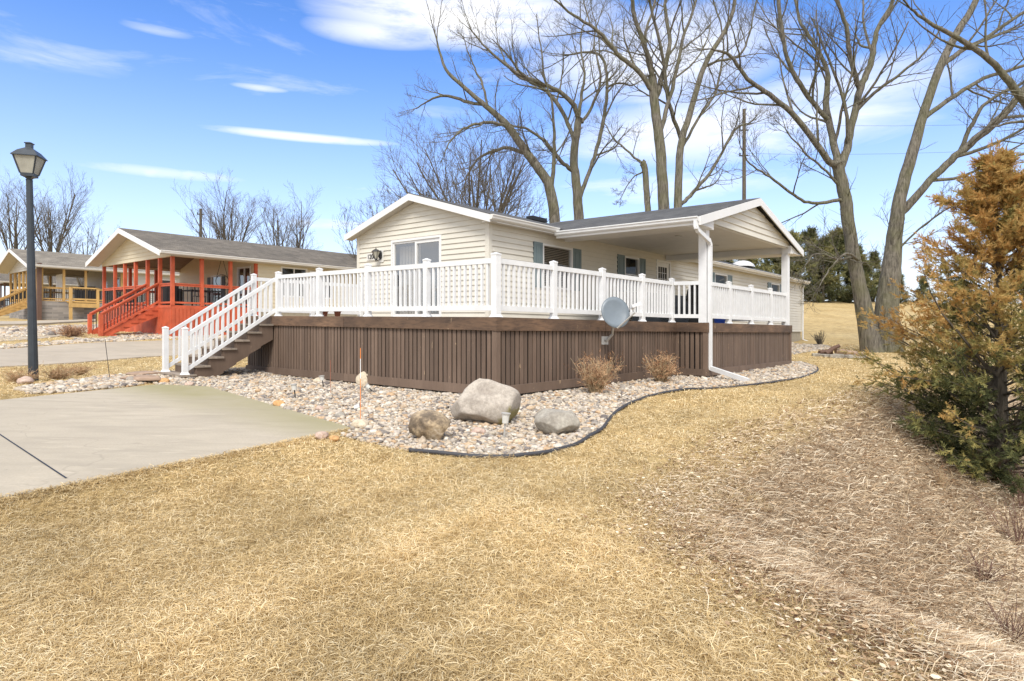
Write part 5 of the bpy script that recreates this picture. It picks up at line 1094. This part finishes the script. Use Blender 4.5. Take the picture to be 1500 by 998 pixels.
    for u_ in posts_u: m = MB(); B(m, u_-pw, u_+pw, .0, 2*pw, fl, zwall-.26); m.build('porch_post', postmat, h)
    for v_ in (posts_u[:-1]): m = MB(); B(m, v_-pw, v_+pw, W-2*pw, W-.0, fl, zwall-.26); m.build('porch_post', postmat, h)
    def railp(a, b, za, zb, top=.95, w=.09):
        m = MB(); a3 = Q(a[0], a[1], za); b3 = Q(b[0], b[1], zb); m.bar(a3+np.array([0, 0, top]), b3+np.array([0, 0, top]), w, .05); m.bar(a3+np.array([0, 0, .12]), b3+np.array([0, 0, .12]), w*.6, .08)
        m.bar(a3+np.array([0, 0, top-.07]), b3+np.array([0, 0, top-.07]), w*.5, .08); rp = m.build('railing', deckmat if deckmat != 'redpaint' else 'redpaint', h)
        L = np.linalg.norm(b3-a3); n = max(2, int(L/.14)); m = MB()
        for i in range(1, n): q_ = a3*(1-i/n)+b3*(i/n); m.bar(q_+np.array([0, 0, .15]), q_+np.array([0, 0, top-.08]), .022, .022)
        m.build('balusters', balmat, rp)
    pv = list(posts_v)
    for a, b in zip(pv[:-1], pv[1:]):
        if stair and a >= stair[0]-.01 and b <= stair[1]+.01: continue
        railp((.07, a), (.07, b), fl, fl)
    pu = [.07]+list(posts_u)
    for a, b in zip(pu[:-1], pu[1:]): railp((a, .07), (b, .07), fl, fl); railp((a, W-.07), (b, W-.07), fl, fl)
    if stair:
        v0, v1, n_, run_, zb_ = stair; rs = (fl-zb_)/n_; m = MB()
        for vv in (v0, v1-.05):
            m.hexa([Q(-n_*run_-.02, vv, zb_), Q(-.0, vv, fl-.5), Q(0, vv+.05, fl-.5), Q(-n_*run_-.02, vv+.05, zb_), Q(-n_*run_-.02, vv, zb_+rs), Q(0, vv, fl-.0), Q(0, vv+.05, fl-.0), Q(-n_*run_-.02, vv+.05, zb_+rs)])
        for i in range(n_): B(m, -(i+1)*run_, -(i)*run_+.03, v0-.03, v1+.03, fl-(i+1)*rs-.05, fl-(i+1)*rs)
        m.build('staircase', deckmat, h)
        for vv in (v0, v1):
            railp((-n_*run_, vv), (0.0, vv), zb_+.12, fl+.05, .95, .14); m = MB(); B(m, -n_*run_-.07, -n_*run_+.07, vv-.07, vv+.07, zb_-.1, zb_+1.05); m.build('newel_post', deckmat, h)
    return h, Q
R0 = np.array([(251-750)/FPX*27, 27, 0.])
def sv(px, x0=251, Y=27): return (x0-px)/(px+300)*Y/Fd[1]
def su(px, x0=251, Y=27): return (px-x0)/(1545-px)*Y/Ld[1]
pvs = [.07]+[sv(p_) for p_ in (232, 214, 196.6, 181, 166.5)]+[sv(150.5)]
pus = [su(p_) for p_ in (296.5, 338.5)]+[su(376)]
Wd = sv(149.8)
hr, QR = neighbour(R0, .64, -.72, Wd, pus[-1]+.05, 34, 3.02, 4.27, .62, 'siding_red', 'cream house with brown shingle roof and bright red wooden porch', pvs, pus, (pvs[1], pvs[2], 8, .28, -.86),
    deckmat='redpaint', postmat='redpaint', skirtmat='redpaint', balmat='iron', roofm='roof_brown',
    wins=[(.75, 2.0, .66, 2.6, 'f', True, 'sliding_door'), (3.9, 5.0, .95, 2.3, 'f', False, 'window', 1), (pus[-1]+1.3, pus[-1]+2.6, 1.3, 2.65, 's', True), (pus[-1]+2.9, pus[-1]+4.1, 1.3, 2.55, 's', True), (pus[-1]+10, pus[-1]+11.5, 1.3, 2.55, 's', True)])
# hanging wire basket, grill and table on the red porch
hb = QR(pus[-1]-.35, 2.9, 2.0); t = thing('hanging_basket', 'black wire ring hanging on chains under the red porch roof', 'hanging decoration', hb)
m = MB(); m.tube([hb+np.array([.32*math.cos(a), .1*math.sin(a)*0, .32*math.sin(a)]) for a in np.linspace(0, 2*math.pi, 25)], .016, 5); m.build('ring', 'iron', t)
m = MB(); 
for s_ in (-.3, .3): m.tube([hb+np.array([s_, 0, .1]), hb+np.array([0, 0, 1.25])], .012, 4)
m.build('chain', 'iron', t)
u_, v_ = 1.2, 1.6
t = thing('covered_grill', 'black covered grill on the red porch behind the stair rail', 'grill', QR(.7, 2.0, .64)); m = MB(); m.box(.4, 1.1, 1.7, 2.5, .66, 1.45, Pf=QR); m.box(.5, 1.0, 1.8, 2.4, 1.45, 1.6, Pf=QR); m.build('fabric_cover', 'dark', t)
t = thing('patio_table', 'black metal table on the red porch behind the corner post', 'table', QR(1.6, 1.0, .64)); m = MB(); m.box(1.0, 2.4, .5, 1.7, 1.33, 1.38, Pf=QR); m.build('table_top', 'iron', t)
for a, b in ((1.1, .6), (2.3, .6), (1.1, 1.6), (2.3, 1.6)): m = MB(); m.tube([QR(a, b, .64), QR(a, b, 1.33)], .03, 6); m.build('leg', 'iron', t)
for k, (a, b, lab) in enumerate(((1.3, .35, 'black metal chair on the red porch in front of the table'), (2.7, 1.2, 'black metal chair on the red porch right of the table'))):
    t = thing('patio_chair', lab, 'chair', QR(a, b, .64), 'chairs on the red porch'); 
    for x, y in ((-.2, -.2), (.2, -.2), (-.2, .2), (.2, .2)): m = MB(); m.tube([QR(a+x, b+y, .64), QR(a+x, b+y, 1.07)], .015, 5); m.build('leg', 'iron', t)
    m = MB(); m.box(a-.22, a+.22, b-.22, b+.22, 1.07, 1.1, Pf=QR); m.build('seat', 'iron', t)
    m = MB(); 
    for x in (-.2, -.07, .07, .2): m.tube([QR(a+x, b+.2, 1.1), QR(a+x, b+.24, 1.55)], .012, 4)
    m.bar(QR(a-.2, b+.24, 1.55), QR(a+.2, b+.24, 1.55), .03, .04); m.build('backrest', 'iron', t)
B0 = np.array([(60-750)/FPX*44.5, 44.5, 0.]); sb_ = lambda px: (60-px)/(px+300)*44.5/Fd[1]; ub_ = lambda px: (px-60)/(1545-px)*44.5/Ld[1]
hb_, QB = neighbour(B0, 1.27, -.15, 10.0, 5.2, 34, 3.82, 5.15, .9, 'siding_grey', 'grey sided house with tan roof, stone base and yellow wood porch rails', [.07, 1.4, 2.6, 4.4, 5.6, 6.9, 8.3, 9.9], [ub_(94), ub_(126), 5.13], (3.2, 4.4, 9, .3, -.35),
    deckmat='yellowwood', postmat='yellowwood', skirtmat='stone_veneer', balmat='iron', roofm='roof_tan', wins=[(.8, 1.8, 1.3, 3.2, 'f', False, 'entry_door'), (3.6, 4.8, 1.9, 3.0, 'f', False), (8, 9, 1.3, 3.2, 's', False, 'entry_door'), (11.5, 12.7, 2.0, 3.1, 's', True)])
m = MB(); m.box(-.25, .0, -.25, .05, -.3, 3.9, Pf=QB); m.build('corner_post', 'brownpost', hb_)
m = MB() # projecting landing
m.box(ub_(98), ub_(138), -1.0, -.0, 1.15, 1.27, Pf=QB); ly = m.build('landing', 'yellowwood', hb_)
for px in (98, 137): m = MB(); u_ = ub_(px); m.box(u_-.09, u_+.09, -1.05, -.87, -.3, 2.25, Pf=QB); m.build('landing_post', 'yellowwood', hb_)
m = MB(); m.bar(QB(ub_(98), -.98, 2.22), QB(ub_(138), -.98, 2.22), .14, .1); m2 = MB(); m2.bar(QB(ub_(95), -1.02, .95), QB(ub_(139), -1.02, .95), .1, .3); m2.build('landing_beam', 'yellowwood', hb_); m.bar(QB(ub_(98), -.98, 1.4), QB(ub_(138), -.98, 1.4), .08, .1)
rl = m.build('railing', 'yellowwood', hb_); m = MB()
for i in range(1, 18): q_ = QB(ub_(98)+(ub_(138)-ub_(98))*i/18, -.98, 0); m.bar(q_+np.array([0, 0, 1.45]), q_+np.array([0, 0, 2.2]), .05, .05)
m.build('balusters', 'iron', rl)
t = thing('covered_grill', 'dark covered grill on the yellow railed porch', 'grill', QB(3.2, 1.2, 1.27)); m = MB(); m.box(2.4, 3.9, .8, 1.5, 1.3, 2.25, Pf=QB); m.box(2.6, 3.6, .9, 1.4, 2.25, 2.45, Pf=QB); m.build('fabric_cover', 'dark', t)
m = MB(); m.box(2.35, 2.4, 4.6, 6.4, 2.2, 3.5, Pf=QB); tag(m.build('wall_banner', 'white'), 'white square panel hanging at the back of the yellow railed porch', 'banner')
# far left house
F0 = np.array([(6-750)/FPX*66, 66, 0.])
neighbour(F0, 1.1, .1, 9, 4.5, 22, 3.9, 5.2, .6, 'siding_grey', 'distant house with dark porch posts at the far left edge', [.07, 2, 4, 6, 8.9], [2.3, 4.4], None, deckmat='brownpost', postmat='brownpost', skirtmat='found', balmat='iron', roofm='roof_brown', wins=[(2, 3.2, 1.9, 3.1, 'f', True)])

# ------------------------------------------------------------------ camera, light, sky
cam = bpy.data.cameras.new('camera'); co = bpy.data.objects.new('camera', cam); COL.objects.link(co); co.location = (0, 0, 0); co.rotation_euler = (math.pi/2, 0, 0)
cam.sensor_width = 36; cam.lens = FPX/1500*36; cam.shift_y = -(499-H0)/1500; cam.clip_end = 3000; cam.clip_start = .05; S.camera = co
sun = bpy.data.lights.new('sun', 'SUN'); sun.energy = 2.5; sun.angle = math.radians(22); sun.color = (1, .955, .89); so = bpy.data.objects.new('sun', sun); COL.objects.link(so)
sdir = nrm([-.06, -.66, .80]); from mathutils import Vector
so.rotation_euler = Vector(tuple(sdir)).to_track_quat('Z', 'Y').to_euler(); so.location = (0, 0, 30)
W = bpy.data.worlds.new('World'); S.world = W; W.use_nodes = True; nt = W.node_tree; bg = nt.nodes['Background']
sky = nt.nodes.new('ShaderNodeTexSky'); sky.sky_type = 'NISHITA'; sky.sun_disc = False; sky.sun_elevation = math.asin(sdir[2]); sky.sun_rotation = math.atan2(sdir[0], sdir[1]); sky.air_density = 1.0; sky.dust_density = .6; sky.ozone_density = 2.0
def M(op, a, b=None, c=None, clamp=False):
    n = nt.nodes.new('ShaderNodeMath'); n.operation = op; n.use_clamp = clamp
    for i, x in enumerate((a, b, c)):
        if x is None: continue
        if isinstance(x, (int, float)): n.inputs[i].default_value = x
        else: nt.links.new(x, n.inputs[i])
    return n.outputs[0]
tc = nt.nodes.new('ShaderNodeTexCoord'); sp = nt.nodes.new('ShaderNodeSeparateXYZ'); nt.links.new(tc.outputs['Generated'], sp.inputs[0])
az = M('ARCTAN2', sp.outputs[0], sp.outputs[1]); el = M('ARCSINE', sp.outputs[2])
cx = nt.nodes.new('ShaderNodeCombineXYZ'); nt.links.new(az, cx.inputs[0]); nt.links.new(el, cx.inputs[1])
def wn(scale, sx, sy, det, rough, dist=0, off=0):
    mp = nt.nodes.new('ShaderNodeMapping'); mp.inputs['Scale'].default_value = (sx, sy, 1); mp.inputs['Location'].default_value = (off, off*.7, 0); mp.inputs['Rotation'].default_value = (0, 0, .12); nt.links.new(cx.outputs[0], mp.inputs[0])
    n = nt.nodes.new('ShaderNodeTexNoise'); n.inputs['Scale'].default_value = scale; n.inputs['Detail'].default_value = det; n.inputs['Roughness'].default_value = rough; n.inputs['Distortion'].default_value = dist; nt.links.new(mp.outputs[0], n.inputs[0]); return n.outputs[0]
n1 = wn(3.2, 1, 5.5, 9, .62, .5, 3); n2 = wn(9, 1, 3.4, 8, .6, .4, 8)
tex = M('ADD', M('MULTIPLY', n1, .6), M('MULTIPLY', n2, .4))
tot = None
for (px, py, rx, ry, st_) in ((690, 26, 250, 44, 1.0), (560, 48, 120, 22, .75), (870, 90, 130, 60, .35), (440, 201, 175, 8, .85), (380, 129, 45, 5, .45), (235, 253, 190, 12, .55), (100, 95, 130, 30, .22), (1060, 190, 330, 60, .75), (960, 85, 220, 70, .75), (545, 277, 75, 6, .5), (1250, 130, 200, 50, .6), (1000, 275, 260, 30, .5), (230, 45, 60, 7, .3), (1400, 280, 160, 40, .35), (480, 330, 120, 14, .6), (100, 330, 200, 20, .35), (650, 165, 60, 12, .3)):
    a0 = math.atan((px-750)/FPX); e0 = math.atan((y0(px)-py-K*(px-750))/FPX*math.cos(a0)); ra = rx/FPX*math.cos(a0)**2; re = ry/FPX*math.cos(a0)
    dx = M('DIVIDE', M('SUBTRACT', az, a0), ra); dy = M('DIVIDE', M('SUBTRACT', el, e0), re)
    g_ = M('MULTIPLY', M('SUBTRACT', 1.0, M('ADD', M('MULTIPLY', dx, dx), M('MULTIPLY', dy, dy)), clamp=True), st_)
    tot = g_ if tot is None else M('MAXIMUM', tot, g_)
wisp = M('MULTIPLY', M('SUBTRACT', n1, .54, clamp=True), 1.6)
cl = M('ADD', M('MULTIPLY', tot, M('MULTIPLY_ADD', tex, 4.6, -1.25, clamp=True)), wisp, clamp=True)
hz = M('MULTIPLY', M('POWER', M('SUBTRACT', 1.0, M('MULTIPLY', M('ABSOLUTE', el), 2.0), clamp=True), 2.1), .85)
def sstep(x, a, b): return M('MULTIPLY_ADD', x, 1/(b-a), -a/(b-a), clamp=True)
over = M('MULTIPLY', M('MAXIMUM', sstep(el, .58, .85), sstep(M('ABSOLUTE', az), .95, 1.4)), M('MULTIPLY_ADD', n2, .8, .45, clamp=True))  # unseen cloud added overhead and behind the camera to neutralise the blue fill light
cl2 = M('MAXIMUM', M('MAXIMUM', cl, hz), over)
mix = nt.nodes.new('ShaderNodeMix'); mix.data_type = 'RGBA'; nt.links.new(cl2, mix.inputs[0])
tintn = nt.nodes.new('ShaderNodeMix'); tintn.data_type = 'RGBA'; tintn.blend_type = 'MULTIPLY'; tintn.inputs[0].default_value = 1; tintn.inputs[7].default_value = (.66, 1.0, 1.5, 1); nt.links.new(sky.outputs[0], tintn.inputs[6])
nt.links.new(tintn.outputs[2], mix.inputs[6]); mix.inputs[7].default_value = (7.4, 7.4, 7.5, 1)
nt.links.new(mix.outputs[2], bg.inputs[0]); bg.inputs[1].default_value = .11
vs = S.view_settings; vs.view_transform = 'Standard'; vs.look = 'None'; vs.exposure = .68; vs.gamma = 1
S.render.engine = 'CYCLES'
